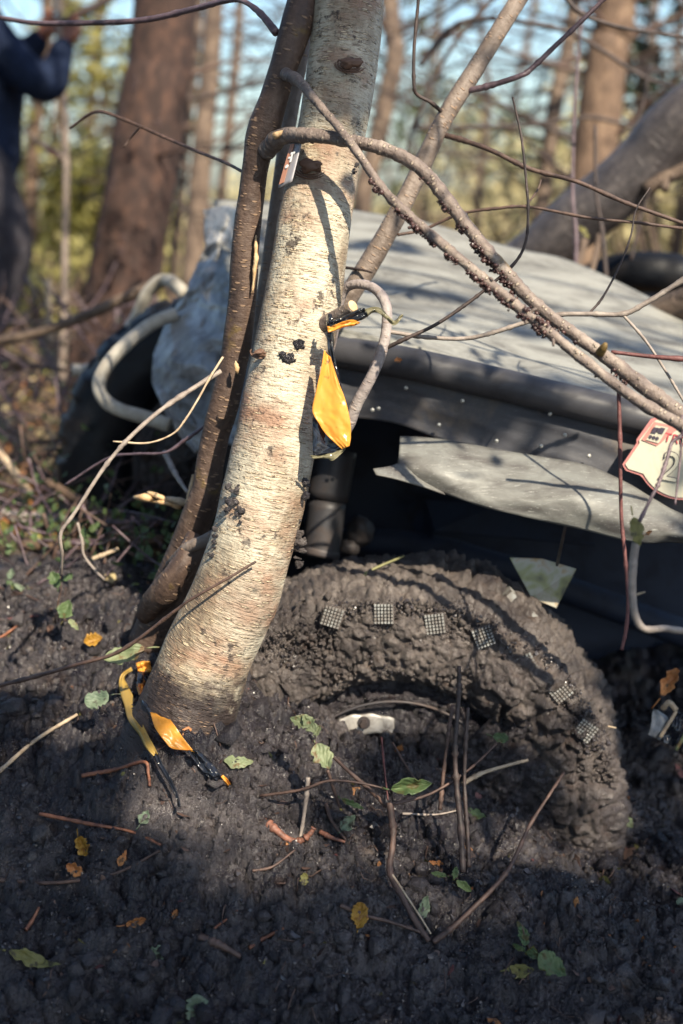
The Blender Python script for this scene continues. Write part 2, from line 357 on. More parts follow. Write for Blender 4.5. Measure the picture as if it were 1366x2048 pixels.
tape('tape_clear', (0.26, 0.24, 0.15), 0.3, (0.3, 0.27, 0.15), 0.2)
def cloth(name, a, c2, sc=18):
    b = NB(name); b.set(b.ramp(b.noise(sc, 4), [(0.3, a), (0.7, c2)]), 0.9, normal=b.bump(b.noise(14, 3), 0.6, 0.02), spec=0.2)
cloth('hoodie_cloth', (0.005, 0.010, 0.026), (0.010, 0.018, 0.045)); cloth('trouser_cloth', (0.022, 0.020, 0.026), (0.06, 0.055, 0.062)); cloth('shoe_leather', (0.02, 0.015, 0.012), (0.05, 0.04, 0.03)); cloth('hair_brown', (0.02, 0.012, 0.008), (0.05, 0.03, 0.02))
b_ = NB('skin'); b_.set(b_.ramp(b_.noise(20, 3), [(0.3, (0.20, 0.085, 0.055)), (0.7, (0.30, 0.13, 0.09))]), 0.5); b_.b.inputs['Subsurface Weight'].default_value = 0.05
b_ = NB('gap_view'); b_.set(b_.ramp(b_.noise(16, 3, 0.5, None, 0.5), [(0.3, (0.10, 0.10, 0.10)), (0.42, (0.36, 0.36, 0.18)), (0.52, (0.5, 0.48, 0.40)), (0.62, (0.42, 0.27, 0.12)), (0.75, (0.22, 0.20, 0.20))]), 0.35, 0.2)  # mottled colours paint the blurred sunlit background

# ------------------------------------------------------------------ ground
CP = [(-150, 2048, 2.33), (300, 2048, 2.34), (683, 2048, 2.35), (1100, 2048, 2.38), (1466, 2048, 2.42),
      (-150, 1800, 2.48), (300, 1800, 2.48), (683, 1800, 2.52), (1050, 1820, 2.56), (1466, 1800, 2.70),
      (-150, 1600, 2.66), (200, 1600, 2.64), (480, 1600, 2.63), (640, 1640, 2.66), (735, 1680, 2.66), (900, 1720, 2.68), (1100, 1740, 2.74), (1300, 1730, 2.88), (1466, 1690, 3.05),
      (785, 1495, 2.90), (660, 1470, 2.87), (560, 1435, 2.82), (1000, 1590, 2.95), (1240, 1670, 3.0),
      (330, 1440, 2.62), (400, 1462, 2.60), (462, 1440, 2.63), (300, 1390, 2.68), (520, 1450, 2.72), (200, 1400, 2.84), (-100, 1400, 2.88), (250, 1210, 3.12), (0, 1210, 3.14), (-200, 1200, 3.14), (240, 1140, 3.34), (0, 1140, 3.36), (-250, 1130, 3.4), (330, 1200, 3.05),
      (100, 1080, 3.9), (-250, 1080, 3.9), (300, 1040, 4.2), (0, 1000, 4.6), (-300, 1000, 4.6), (0, 850, 5.8), (400, 860, 5.8)]
CW = [tuple(P(*c)) for c in CP]
CW += [(0.3, 3.05, 0.02), (0.7, 3.1, 0.12), (1.2, 3.2, 0.15), (0.2, 3.5, 0.1), (0.8, 3.7, 0.2), (1.5, 3.8, 0.25), (0.5, 4.6, 0.36), (1.5, 4.8, 0.4), (-1.5, 3.0, 0.4), (-2.5, 4, 0.45), (2.4, 3, 0.15), (1.6, 2.4, 0.05), (-1.5, 2.3, 0.1), (-2.5, 2.2, 0.1),
       (0, 1.4, -0.06), (1.5, 1.2, -0.04), (-1.5, 1.2, -0.04), (0, 0, -0.05), (4, 0, 0), (-4, 0, 0), (0, -6, 0), (6, -6, 0.1), (-6, -6, 0.1), (-2, 6.0, 0.55), (2, 6.5, 0.5), (-3, 8, 0.6), (3, 8, 0.6), (0, 8, 0.52), (0, 14, 0.65), (-8, 14, 0.7), (8, 14, 0.8), (0, 30, 1.0), (-15, 30, 1.0), (15, 30, 1.0), (0, 60, 1.3), (40, 60, 1.3), (-40, 60, 1.3), (30, 5, 0.6), (-30, 5, 0.6), (0, -30, 0)]
CW = np.array(CW)
_K = np.linalg.norm(CW[:, None, :2] - CW[None, :, :2], axis=2)
_A = np.block([[_K - 0.02 * np.eye(len(CW)), np.ones((len(CW), 1))], [np.ones((1, len(CW))), np.zeros((1, 1))]])
_W = np.linalg.solve(_A, np.append(CW[:, 2], 0))
def ground_base(X, Y):
    X = np.asarray(X, float).ravel(); Y = np.asarray(Y, float).ravel(); out = np.zeros(len(X))
    for s in range(0, len(X), 40000):
        d = np.hypot(X[s:s + 40000, None] - CW[None, :, 0], Y[s:s + 40000, None] - CW[None, :, 1]); out[s:s + 40000] = d @ _W[:-1] + _W[-1]
    return out
def ground_z(X, Y):
    z = ground_base(X, Y); p = np.stack([np.ravel(X), np.ravel(Y), z * 1.0], 1)
    near = np.clip(1 - (np.abs(p[:, 1] - 2.6) - 1.1) / 1.2, 0.12, 1)
    z = z + 0.028 * fbm(p, 5.5, 4, 1)
    wob = np.stack([fbm(p, 16, 3, 90 + k_) for k_ in range(3)], 1) * 0.03
    d1, d2 = worley(p + wob, 15, 3); e = np.clip((d2 - d1) * 3.5, 0, 1)
    z = z + near * 0.022 * (e - 0.5) * np.clip(0.45 + 0.9 * vnoise(p * 3.5, 5), 0, 1)
    f1, f2 = worley(p + wob * 0.6, 42, 6); z = z + near * 0.009 * (np.clip((f2 - f1) * 3, 0, 1) - 0.5) * np.clip(0.6 + 0.8 * vnoise(p * 6, 15), 0, 1)
    z = z + near * (0.010 * fbm(p, 38, 4, 11, 0.7))
    z = z - near * 0.03 * np.clip(fbm(p, 12, 3, 21) - 0.4, 0, 1)
    return z
def axis(lo, hi, step, out_lo, out_hi, grow=1.16):
    a = list(np.arange(lo, hi + 1e-9, step)); s = step
    while a[-1] < out_hi: s *= grow; a.append(a[-1] + s)
    s = step
    while a[0] > out_lo: s *= grow; a.insert(0, a[0] - s)
    return np.array(a)
gx = axis(-0.85, 0.95, 0.0041, -90, 90, 1.13); gy = axis(2.0, 3.25, 0.0041, -40, 160, 1.055)
GX, GY = np.meshgrid(gx, gy); GZ = ground_z(GX, GY)
n = len(gx); i, j = np.meshgrid(np.arange(len(gy) - 1), np.arange(n - 1), indexing='ij'); k = (i * n + j).ravel()
gr = mesh_obj('ground', np.stack([GX.ravel(), GY.ravel(), GZ], 1), np.stack([k, k + 1, k + n + 1, k + n], 1), 'ground')
tag(gr, 'dark churned wet mud with leaf litter behind', None, kind='structure')
GZ2 = GZ.reshape(GX.shape)
def gz(x, y):
    x = np.atleast_1d(np.asarray(x, float)); y = np.atleast_1d(np.asarray(y, float))
    i = np.clip(np.searchsorted(gx, x) - 1, 0, len(gx) - 2); j = np.clip(np.searchsorted(gy, y) - 1, 0, len(gy) - 2)
    tx = (x - gx[i]) / (gx[i + 1] - gx[i]); ty = (y - gy[j]) / (gy[j + 1] - gy[j])
    return GZ2[j, i] * (1 - tx) * (1 - ty) + GZ2[j, i + 1] * tx * (1 - ty) + GZ2[j + 1, i] * (1 - tx) * ty + GZ2[j + 1, i + 1] * tx * ty
def G(px, py, lift=0.0, dmax=9.0):
    """where the sight line through a pixel of the photograph meets the ground"""
    d = np.linspace(1.9, dmax, 1500); q = CAM + d[:, None] * (FW + (px - 683) / FPX * RT - (py - 1024) / FPX * UP)
    h = q[:, 2] - gz(q[:, 0], q[:, 1]); k = np.argmax(h < 0) if (h < 0).any() else len(d) - 1
    p = q[k].copy(); p[2] = gz(p[0], p[1])[0] + lift; return p
def gnormal(x, y, e=0.02):
    dx = (gz(x + e, y) - gz(x - e, y))[0] / (2 * e); dy = (gz(x, y + e) - gz(x, y - e))[0] / (2 * e)
    v = np.array([-dx, -dy, 1.0]); return v / np.linalg.norm(v)

# loose crumbs of mud over the near ground
def crumbs(name, pts, sizes, mat, parent=None, label=None):
    V0, F0 = ICO1; F0 = np.array(F0); m = len(pts)
    rr = rng.normal(size=(m, 3, 3)); q, _ = np.linalg.qr(rr); V = (V0[None] * (1 + 0.25 * rng.normal(size=(m, len(V0), 1)))) @ q
    V = V * (sizes[:, None, None] * rng.uniform(0.6, 1.3, (m, 1, 3))) + pts[:, None, :]
    F = (F0[None] + (np.arange(m) * len(V0))[:, None, None]).reshape(-1, 3)
    o = mesh_obj(name, V.reshape(-1, 3), F, mat, parent); o['kind'] = 'stuff'
    if label: o['label'] = label
    return o
plain('mud_wet', (0.04, 0.034, 0.036), 0.32, 0.0, spec=0.6)
for cn, (m, mt_, mu, lab) in enumerate(((34000, 'mud', -6.1, 'small dark crumbs of wet mud over the churned ground'), (26000, 'mud_wet', -6.5, 'tiny glistening wet grains over the churned mud'), (16000, 'mud_tyre', -6.2, 'small paler crumbs of drying mud over the churned ground'), (2200, 'mud', -4.7, 'larger clods of wet mud scattered over the churned ground'))):
    cx = rng.uniform(-0.8, 0.9, m); cy = rng.uniform(2.0, 3.25, m); keep = fbm(np.stack([cx, cy, 0 * cx], 1), 6, 3, 31 + cn) > (-0.2, -0.1, 0.05, 0.1)[cn]
    cx, cy = cx[keep], cy[keep]; sz = np.clip(rng.lognormal(mu, 0.55, len(cx)), 0.001, 0.022)
    oc = crumbs('mud_clods', np.stack([cx, cy, gz(cx, cy) + sz * 0.2], 1), sz, mt_, None, lab)
    if mt_ == 'mud_wet': oc.data.polygons.foreach_set('use_smooth', np.zeros(len(oc.data.polygons), bool))

# ------------------------------------------------------------------ the stuck off-road vehicle
VB = P(900, 1500, 3.2); VB[2] = 0.1
car = thing('off_road_vehicle', 'mud-stuck grey off-road vehicle with riveted panels and torn fender behind the birch', 'vehicle', tuple(VB))
WC = P(785, 1630, 2.95)                      # near wheel: centre of the outer face, axle along +Y
def lathe(prof, na, c, a0=0.0, a1=2 * math.pi, disp=None):
    prof = np.asarray(prof, float); m_ = len(prof); closed = abs(a1 - a0 - 2 * math.pi) < 1e-6
    ang = np.linspace(a0, a1, na, endpoint=not closed)
    V = np.stack([np.outer(np.cos(ang), prof[:, 0]), np.tile(prof[:, 1], (na, 1)), np.outer(np.sin(ang), prof[:, 0])], 2).reshape(-1, 3)
    if disp is not None: V = disp(V, np.repeat(ang, m_), np.tile(np.arange(m_), na))
    ii = np.arange(na if closed else na - 1); jj = np.arange(m_ - 1); I, J = np.meshgrid(ii, jj, indexing='ij')
    a = (I * m_ + J).ravel(); b2 = (((I + 1) % na) * m_ + J).ravel()
    return V + np.array(c), np.stack([a, a + 1, b2 + 1, b2], 1)
tprof = catmull([(0.275, 0.06), (0.284, 0.032), (0.306, 0.006), (0.36, -0.012), (0.41, -0.006), (0.445, 0.006), (0.468, 0.03), (0.480, 0.08), (0.484, 0.17), (0.480, 0.26), (0.468, 0.31), (0.41, 0.345), (0.33, 0.33), (0.29, 0.27)], 150)
def tyre_disp(V, a, k):
    r = np.hypot(V[:, 0], V[:, 2]); nrm = np.stack([V[:, 0] / r * 0, V[:, 1] * 0 - 1, V[:, 0] * 0], 1)
    side = np.clip((0.46 - r) / 0.03, 0, 1)[:, None]; rad = np.stack([V[:, 0] / r, 0 * r, V[:, 2] / r], 1)
    nrm = side * np.where(V[:, 1:2] < 0.17, -1, 1) * np.array([0, 1.0, 0]) + (1 - side) * rad; nrm = nrm / np.linalg.norm(nrm, axis=1)[:, None]
    wob = np.stack([fbm(V, 14, 3, 44 + k_) for k_ in range(3)], 1) * 0.022
    d = 0.016 * fbm(V, 7, 4, 41); d1, d2 = worley(V + wob, 13, 42); crack = np.clip((d2 - d1) * 5.0, 0, 1); amt = np.clip(0.5 + 1.2 * vnoise(V * 5, 3), 0, 1)
    d = d + 0.020 * crack * amt
    f1, f2 = worley(V + wob * 0.5, 34, 47); d = d + 0.008 * np.clip((f2 - f1) * 4, 0, 1)
    e1, e2 = worley(V, 75, 45); d = d + 0.006 * (0.5 - e1) + 0.005 * fbm(V, 70, 3, 46, 0.65)
    lug = (np.cos(a * 27) > 0.1) * (r > 0.455); d = d + 0.004 * lug
    return V + nrm * d[:, None]
def make_wheel(c, muddy, seed=0):
    name_c = np.array(c)
    e = bpy.data.objects.new('wheel', None); COL.objects.link(e); e.parent = car; e.location = name_c - VB; WL[e.name] = name_c
    V, F = lathe(tprof, 760 if muddy else 300, c, disp=tyre_disp if muddy else (lambda V, a, k: V + (V * np.array([1, 0, 1]) / 0.47) * ((0.016 * ((np.cos(a * 24 + np.where(V[:, 1] < 0.17, 0, 1.5)) > 0) * (np.hypot(V[:, 0], V[:, 2]) > 0.45)) + 0.006 * fbm(V, 14, 3, 4)))[:, None]))
    mesh_obj('tyre', V, F, 'mud_tyre' if muddy else 'rubber', e)
    rp = [(0.0, 0.005), (0.09, 0.007), (0.14, 0.01), (0.19, 0.018), (0.225, 0.026), (0.238, 0.022), (0.250, 0.020), (0.256, 0.028), (0.266, 0.036), (0.30, 0.045)]
    V, F = lathe(catmull(rp, 90), 360, c, disp=lambda V, a, k: V + np.stack([0 * a, -0.024 * np.clip(fbm(V, 13, 5, 8, 0.62), -0.35, 1), 0 * a], 1))
    mesh_obj('rim', V, F, 'mud' if muddy else 'frame_steel', e)
    return e
wheel = make_wheel(WC, True)
def pack_disp(V, a, k):
    f = fbm(V, 9, 5, 77, 0.6); d1, d2 = worley(V + 0.03 * fbm(V, 14, 3, 78)[:, None], 16, 79)
    return V + np.array([0, -1.0, 0]) * (0.022 * f + 0.014 * np.clip((d2 - d1) * 4, 0, 1) + 0.006 * fbm(V, 60, 3, 80, 0.65))[:, None]
V, F = lathe(catmull([(0.10, 0.03), (0.16, 0.004), (0.22, -0.006), (0.28, -0.006), (0.33, 0.0), (0.36, 0.02)], 70), 200, WC, R(-40), R(48), pack_disp)
mesh_obj('packed_mud', V, F, 'mud', wheel)
V, F = lathe(catmull([(0.225, 0.04), (0.25, 0.012), (0.29, 0.0), (0.33, 0.01)], 40), 120, WC, R(128), R(215), pack_disp)
mesh_obj('packed_mud', V, F, 'mud_tyre', wheel)
# thin polished lip of the rim
lip = [WC + np.array([0.243 * math.cos(a), 0.012, 0.243 * math.sin(a)]) for a in np.linspace(R(28), R(150), 30)]
tube_obj('bead_ring', lip, 0.0032, 'frame_steel', wheel, segs=6)
# bright knurled side lugs, each a pad with rows of small studs
def lug_mesh(nx=6, nz=6, sx=0.040, sz=0.042):
    st = []
    for a in range(nx):
        for b in range(nz):
            st.append(box(((a + .5) / nx * sx - sx / 2, -0.0025, (b + .5) / nz * sz - sz / 2), (sx / nx * 0.62, 0.005, sz / nz * 0.62)))
    return box((0, 0.006, 0), (sx * 1.04, 0.012, sz * 1.04)), join(st)
(PV, PF), (LV, LF) = lug_mesh()
lugs = [(665, 1210, 0.3), (765, 1203, -0.02), (865, 1225, -0.14), (960, 1252, -0.35), (1045, 1310, -0.5), (1112, 1365, -0.7), (1165, 1450, -0.95)]
for q, (px, py, a) in enumerate(lugs):
    dd = 2.925
    p = P(px, py, dd); p[1] = WC[1] - 0.012 - (0.008, 0.010, 0.005, 0.007, 0.004, 0.006, 0.003)[q]; cs, sn = math.cos(a), math.sin(a); tilt = rng.normal(0, 0.06, 2)
    rot = np.array([[cs, 0, sn], [0, 1, 0], [-sn, 0, cs]]) @ np.array([[1, tilt[0], 0], [-tilt[0], 1, tilt[1]], [0, -tilt[1], 1]])
    sl = mesh_obj('side_lug', np.vstack([PV, LV]) @ rot.T + p, list(PF) + [tuple(i + len(PV) for i in f) for f in LF], ['mud_tyre', 'lug_rubber'], wheel, smooth=False)
    sl.data.polygons.foreach_set('material_index', np.array([0] * len(PF) + [1] * len(LF), np.int32))
for (px, py, a) in ((1008, 1198, -0.75), (1052, 1240, -0.8)):
    p = P(px, py, 2.98); cs, sn = math.cos(a), math.sin(a)
    v, f = box((0, 0, 0), (0.05, 0.05, 0.016)); mesh_obj('tread_block', v @ np.array([[cs, 0, sn], [0, 1, 0], [-sn, 0, cs]]).T + p, f, 'lug_rubber', wheel, smooth=False)
# hub bracket with its bolt
pc = P(733, 1447, 2.93)
ang0 = np.linspace(-1, 1, 14)
top = [pc + np.array([0.056 * t, -0.004, 0.022 - 0.010 * t * t + 0.002 * math.sin(9 * t)]) for t in ang0]; bot = [pc + np.array([0.058 * t, -0.004, -0.022 - 0.004 * t + 0.005 * math.sin(5 * t)]) for t in ang0]
V, F, uv = grid_patch(top, bot, 24, 8, lambda uv: np.stack([0 * uv[:, 0], 0.0015 * np.sin(uv[:, 0] * 19), 0 * uv[:, 0]], 1))
hp = solid(mesh_obj('hub_bracket', V, F, 'alloy', wheel), 0.006)
bc = P(728, 1448, 2.915)
hexv = lambda r, y0, y1, n_: ([(bc[0] + r * math.cos(a), y, bc[2] + r * math.sin(a)) for y in (y0, y1) for a in np.linspace(0, 2 * math.pi, n_, endpoint=False)], [tuple(range(n_))] + [tuple(range(n_, 2 * n_))] + [(q, (q + 1) % n_, n_ + (q + 1) % n_, n_ + q) for q in range(n_)])
V, F = join([hexv(0.0135, bc[1] + 0.006, bc[1] + 0.010, 20), hexv(0.0085, bc[1] - 0.006, bc[1] + 0.007, 6)])
mesh_obj('bolt', V, F, 'frame_steel', wheel, smooth=False)
# crumbs on the tyre, some of them wet
m = 4500; a = rng.uniform(R(20), R(172), m); r = rng.uniform(0.31, 0.47, m); pp = np.stack([r * np.cos(a), -0.022 + 0.014 * rng.random(m), r * np.sin(a)], 1); pp = pp[fbm(pp, 9, 3, 57) > 0.1]
oc = crumbs('wet_grains', pp + WC, np.clip(rng.lognormal(-6.2, 0.4, len(pp)), 0.001, 0.006), 'mud_wet', wheel); oc.data.polygons.foreach_set('use_smooth', np.zeros(len(oc.data.polygons), bool))
m = 7000; a = rng.uniform(R(5), R(175), m); r = rng.uniform(0.31, 0.485, m); yy = np.where(r > 0.465, rng.uniform(0.02, 0.25, m), -0.014 + 0.01 * rng.random(m))
pp = np.stack([r * np.cos(a), yy, r * np.sin(a)], 1); kp = fbm(pp, 8, 3, 51) > 0.0; pp = pp[kp]
crumbs('mud_crumbs', pp + WC, np.clip(rng.lognormal(-5.9, 0.5, len(pp)), 0.001, 0.01), 'mud_tyre', wheel)
rear_c = P(462, 950, 3.9); make_wheel(rear_c, False)

# body sheets --------------------------------------------------------------
def dents(amp, sc, seed, nrm=(0, -0.5, 0.85)):
    nn = np.array(nrm)
    return lambda uv: nn[None] * (amp * fbm(np.stack([uv[:, 0] * 3, uv[:, 1] * 1.5, 0 * uv[:, 0]], 1), sc, 4, seed))[:, None]
near = [P(470, 640, 3.12), P(600, 650, 3.05), P(700, 664, 3.0), P(850, 700, 2.97), P(1000, 742, 2.95), P(1200, 798, 2.93), P(1500, 880, 2.9), P(2000, 1015, 2.84)]
far = [P(428, 408, 3.95), P(560, 405, 3.95), P(700, 418, 3.95), P(860, 440, 3.9), P(1010, 488, 3.85), P(1170, 535, 3.8), P(1500, 700, 3.55), P(2000, 930, 3.3)]
V, F, uv = grid_patch(far, near, 90, 50, dents(0.014, 0.7, 61)); solid(mesh_obj('bonnet', V, F, 'bonnet_sheet', car, uv), 0.005)
# curled ragged edge strip along the bonnet
edge_t = [p + np.array([0, -0.004, 0.004]) for p in near]; edge_b = [p + np.array([0, -0.018, -0.022]) for p in near]
V, F, uv = grid_patch(edge_t, edge_b, 160, 6, lambda uv: np.stack([0 * uv[:, 0], 0.006 * fbm(np.stack([uv[:, 0] * 40, uv[:, 1] * 2, 0 * uv[:, 0]], 1), 1.5, 3, 5), 0.006 * fbm(np.stack([uv[:, 0] * 30, 0 * uv[:, 0], uv[:, 1]], 1), 1.2, 3, 6) * uv[:, 1]], 1))
solid(mesh_obj('bonnet_edge', V, F, 'bonnet_sheet', car, uv), 0.003)
rail = [P(540, 668, 3.05), P(690, 694, 3.0), P(800, 712, 2.965), P(950, 745, 2.95), P(1150, 793, 2.93), P(1366, 848, 2.91), P(1520, 890, 2.9), P(2000, 1020, 2.84)]
rail = [p + np.array([0, 0.0, -0.012]) for p in rail]
tube_obj('side_rail', rail, 0.034, 'rail_metal', car, n=60, segs=24)
ptop = [p + np.array([0, 0.012, -0.01]) for p in rail]
pbot = [P(540, 800, 3.06), P(690, 832, 3.02), P(800, 850, 2.99), P(950, 905, 2.97), P(1150, 960, 2.95), P(1366, 1060, 2.93), P(1520, 1120, 2.92), P(2000, 1300, 2.88)]
V, F, uv = grid_patch(ptop, pbot, 70, 24, dents(0.010, 1.6, 62, (0, -1, 0))); side = solid(mesh_obj('side_panel', V, F, 'panel_metal', car, uv), 0.004)
for q, (px, py) in enumerate(((745, 820), (757, 817), (878, 850), (890, 742), (925, 802), (1021, 796), (993, 882), (1082, 892), (1130, 870), (1178, 912), (970, 908), (1212, 829), (1294, 845), (812, 776), (1100, 828))):
    t = (px - 690) / 676; p = P(px, py, 3.004 - 0.075 * t - 0.028)
    V, F = ICO2; mesh_obj('rivet', V * np.array([0.0046, 0.003, 0.0046]) + p, F, 'rivet', car)
ft = [P(800, 874, 2.90), P(845, 876, 2.90), P(900, 882, 2.90), P(1000, 900, 2.89), P(1100, 917, 2.88), P(1180, 934, 2.87), P(1250, 965, 2.86), P(1310, 1000, 2.85), P(1366, 1030, 2.84), P(1500, 1075, 2.82), P(2000, 1240, 2.76)]
fb = [P(792, 945, 2.86), P(830, 962, 2.85), P(885, 985, 2.84), P(965, 1011, 2.83), P(1050, 1033, 2.82), P(1150, 1056, 2.81), P(1240, 1078, 2.80), P(1300, 1084, 2.80), P(1366, 1086, 2.80), P(1500, 1120, 2.78), P(2000, 1330, 2.72)]
V, F, uv = grid_patch(ft, fb, 90, 22, lambda uv: np.array([0, -1, 0])[None] * (0.035 * np.sin(uv[:, 1] * math.pi) + 0.012 * fbm(np.stack([uv[:, 0] * 3, uv[:, 1], 0 * uv[:, 0]], 1), 2, 3, 63))[:, None])
flap = solid(mesh_obj('torn_fender_panel', V, F, 'flap_sheet', car, uv), 0.004)
V, F, uv = grid_patch([P(746, 938, 2.80), P(775, 934, 2.82), P(806, 928, 2.84), P(840, 955, 2.845), P(885, 983, 2.838)], [P(752, 950, 2.79), P(790, 958, 2.80), P(825, 968, 2.82), P(855, 977, 2.83), P(890, 990, 2.835)], 24, 6)
solid(mesh_obj('bent_lip', V, F, 'flap_sheet', flap, uv), 0.003)
# wheel arch and underside: inner sheets coloured as deep shade, frame bars, shock absorber, thin rod
parts = []
def quad(*q):
    return np.array(q), [(0, 1, 2, 3)]
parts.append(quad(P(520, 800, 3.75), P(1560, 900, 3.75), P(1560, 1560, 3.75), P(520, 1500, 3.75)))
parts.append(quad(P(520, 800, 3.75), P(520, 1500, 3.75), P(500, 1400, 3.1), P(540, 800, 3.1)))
V, F = join(parts); solid(mesh_obj('arch_liner', V, F, 'underbody_shade', car, smooth=False), 0.006)
V, F = join([quad(P(850, 1000, 3.55), P(1000, 1010, 3.5), P(1190, 1090, 3.5), P(870, 1062, 3.45)), quad(P(850, 1000, 3.55), P(870, 1062, 3.45), P(850, 1090, 3.5), P(800, 1010, 3.6))])
solid(mesh_obj('gusset_plate', V, F, 'underbody_shade', car, smooth=False), 0.006)
tube_obj('frame_bar', [P(560, 1085, 3.5), P(900, 1105, 3.5), P(1460, 1300, 3.5)], 0.035, 'underbody_shade', car, segs=14)
sh = [P(672, 900, 3.22), P(655, 1000, 3.22)]; sh2 = [P(655, 1003, 3.22), P(640, 1115, 3.22)]
s1 = tube_obj('shock_absorber', sh, PX(42, 3.22), 'shock_metal', car, n=8, segs=24)
tube_obj('lower_sleeve', sh2, PX(38, 3.22), 'shock_metal', s1, n=8, segs=24)
tube_obj('clamp_band', [P(640, 1098, 3.22), P(637, 1112, 3.22)], PX(42, 3.22), 'frame_steel', s1, n=4, segs=24)
V, F = join([blob(P(722, 1062, 3.3), (0.03, 0.03, 0.035), 3, 0.2), blob(P(700, 1095, 3.3), (0.022, 0.02, 0.02), 4, 0.2)])
mesh_obj('joint_housing', V, F, 'shock_metal', car)
tube_obj('thin_rod', [P(1131, 1052, 2.84), P(1114, 1130, 2.99)], 0.0035, 'frame_steel', car, segs=8)
V = np.array([P(1020, 1116, 3.05), P(1085, 1118, 3.03), P(1152, 1138, 3.0), P(1112, 1216, 2.99), P(1064, 1196, 3.02)])
tri = solid(mesh_obj('gap_view_sheet', V, [(0, 1, 2, 3, 4)], 'gap_view', car, smooth=False), 0.006)  # added sheet standing in for bright background showing through a gap
# dented silver side sheet and bent pipes at the far end
st = [P(412, 418, 3.75), P(455, 412, 3.65), P(500, 430, 3.5), P(560, 450, 3.4)]; sb = [P(388, 905, 3.45), P(420, 890, 3.4), P(470, 890, 3.35), P(560, 900, 3.3)]
V, F, uv = grid_patch(st, sb, 70, 130, lambda uv: (-0.03 * np.abs(fbm(np.stack([uv[:, 0] * 2, uv[:, 1] * 6, 0 * uv[:, 0]], 1), 1.6, 3, 72)) + 0.05 * fbm(np.stack([uv[:, 0] * 1.5, uv[:, 1] * 4, 0 * uv[:, 0]], 1), 1.5, 4, 71))[:, None] * np.array([[0.3, -1, 0.1]]) + np.stack([-0.105 * np.sin(np.clip(uv[:, 1] * 1.12 - 0.12, 0, 1) ** 1.6 * math.pi) * (1 - uv[:, 0]), 0 * uv[:, 0], 0 * uv[:, 0]], 1))
solid(mesh_obj('dented_side_sheet', V, F, 'silver_sheet', car, uv), 0.004)
tube_obj('bent_pipe', [P(352, 628, 3.62), P(300, 650, 3.6), P(240, 700, 3.55), P(205, 745, 3.52), P(200, 785, 3.5), P(230, 815, 3.48), P(290, 835, 3.46), P(340, 850, 3.45)], PX(14, 3.55), 'bent_pipe', car, n=70, segs=16, rough=0.07, rscale=25)
tube_obj('bent_pipe', [P(145, 742, 4.3), P(180, 738, 4.3), P(225, 700, 4.25), P(270, 640, 4.2), P(300, 580, 4.15), P(335, 560, 4.1), P(372, 590, 4.0)], PX(13, 4.2), 'bent_pipe', car, n=70, segs=16, rough=0.07, rscale=25)
# black inner body closing the far side under the bonnet, seen between stem and trunk
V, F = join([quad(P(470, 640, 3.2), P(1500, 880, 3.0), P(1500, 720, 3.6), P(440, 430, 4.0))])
V = V - np.array([0, 0, 0.05]); solid(mesh_obj('engine_bay', V, F, 'underbody_shade', car, smooth=False), 0.01)

# number plate on the side panel (letters are flat print)
PLO = P(1366, 915, 2.865); PXU = PX(1, 2.865)
slope = R(-11)
PR_ = np.array([math.cos(slope), 0, math.sin(slope)]); PU_ = np.array([-math.sin(slope), 0.0, math.cos(slope)])
def plate_pt(u, v, e=0.0): return PLO + PXU * (u * PR_ + v * PU_) + np.array([0, -e, 0])
def outline(grow):
    circ = [((88 + grow) * math.cos(a), (82 + grow) * math.sin(a) + 2) for a in np.linspace(R(222), R(480), 40)]
    left = [(-70 - grow * 0.2, 66 + grow), (-78 - grow, 58 + grow), (-96 - grow, 18), (-94 - grow, 12), (-112 - grow, -34 - grow * 0.5), (-104 - grow * .6, -42 - grow), (-72 - grow, -46 - grow * 1.0)]
    return circ + left
def flat(name, pts2, e, mat, parent, th=0.0015):
    V = np.array([plate_pt(u, v, e) for u, v in pts2]); return solid(mesh_obj(name, V, [tuple(range(len(V)))], mat, parent, smooth=False), th)
plate = flat('number_plate', outline(5), 0.004, 'plate_red', car, 0.003)
plate['label'] = 'cream rally number plate with red border'
flat('plate_face', outline(0), 0.0075, 'plate_cream', plate)
flat('corner_emblem_field', [(-92, 20), (-76, 60), (-22, 60), (-42, 38), (-52, 22), (-60, 14)], 0.0095, 'plate_salmon', plate)
flat('emblem_box', [(-84, 22), (-72, 54), (-46, 54), (-58, 20)], 0.0115, 'plate_cream', plate)
for (u, v, r, m_) in ((-72, 44, 6, 'plate_ink'), (-58, 46, 6, 'plate_ink'), (-65, 46, 4, 'plate_ink')):
    flat('emblem_mark', [(u - r, v - r), (u + r * 0.5, v - r), (u + r, v + r), (u - r * 0.5, v + r)], 0.0135, m_, plate)
for q in range(3): flat('emblem_dot', [(-77 + 7 * q + 3.2 * math.cos(a), 30 - q * 0.4 + 3.6 * math.sin(a)) for a in np.linspace(0, 6.2, 10)], 0.0135, 'plate_ink', plate)
def plate_text(name, s, u, v, size, mat, e, off=0.0):
    c = bpy.data.curves.new(name, 'FONT'); c.body = s; c.size = size * PXU; c.extrude = 0.0004; c.offset = off; c.materials.append(MAT[mat]); c.align_x = 'LEFT'
    o = bpy.data.objects.new(name, c); COL.objects.link(o); o.parent = plate
    p = plate_pt(u, v, e) - VB
    Mx = Matrix(((PR_[0], PU_[0], 0, p[0]), (0, 0, -1, p[1]), (PR_[2], PU_[2], 0, p[2]), (0, 0, 0, 1))); o.matrix_basis = Mx
    me = bpy.data.meshes.new_from_object(o.evaluated_get(bpy.context.evaluated_depsgraph_get())); bpy.data.objects.remove(o); o = bpy.data.objects.new(name, me); COL.objects.link(o); o.parent = plate; o.matrix_basis = Mx; WL[o.name] = WL[plate.name]; return o
plate_text('plate_lettering', 'TROPHY', -50, 26, 26, 'plate_text', 0.0105)
t2 = plate_text('plate_number', '2', -44, -50, 84, 'plate_ink', 0.0105, 0.0012)
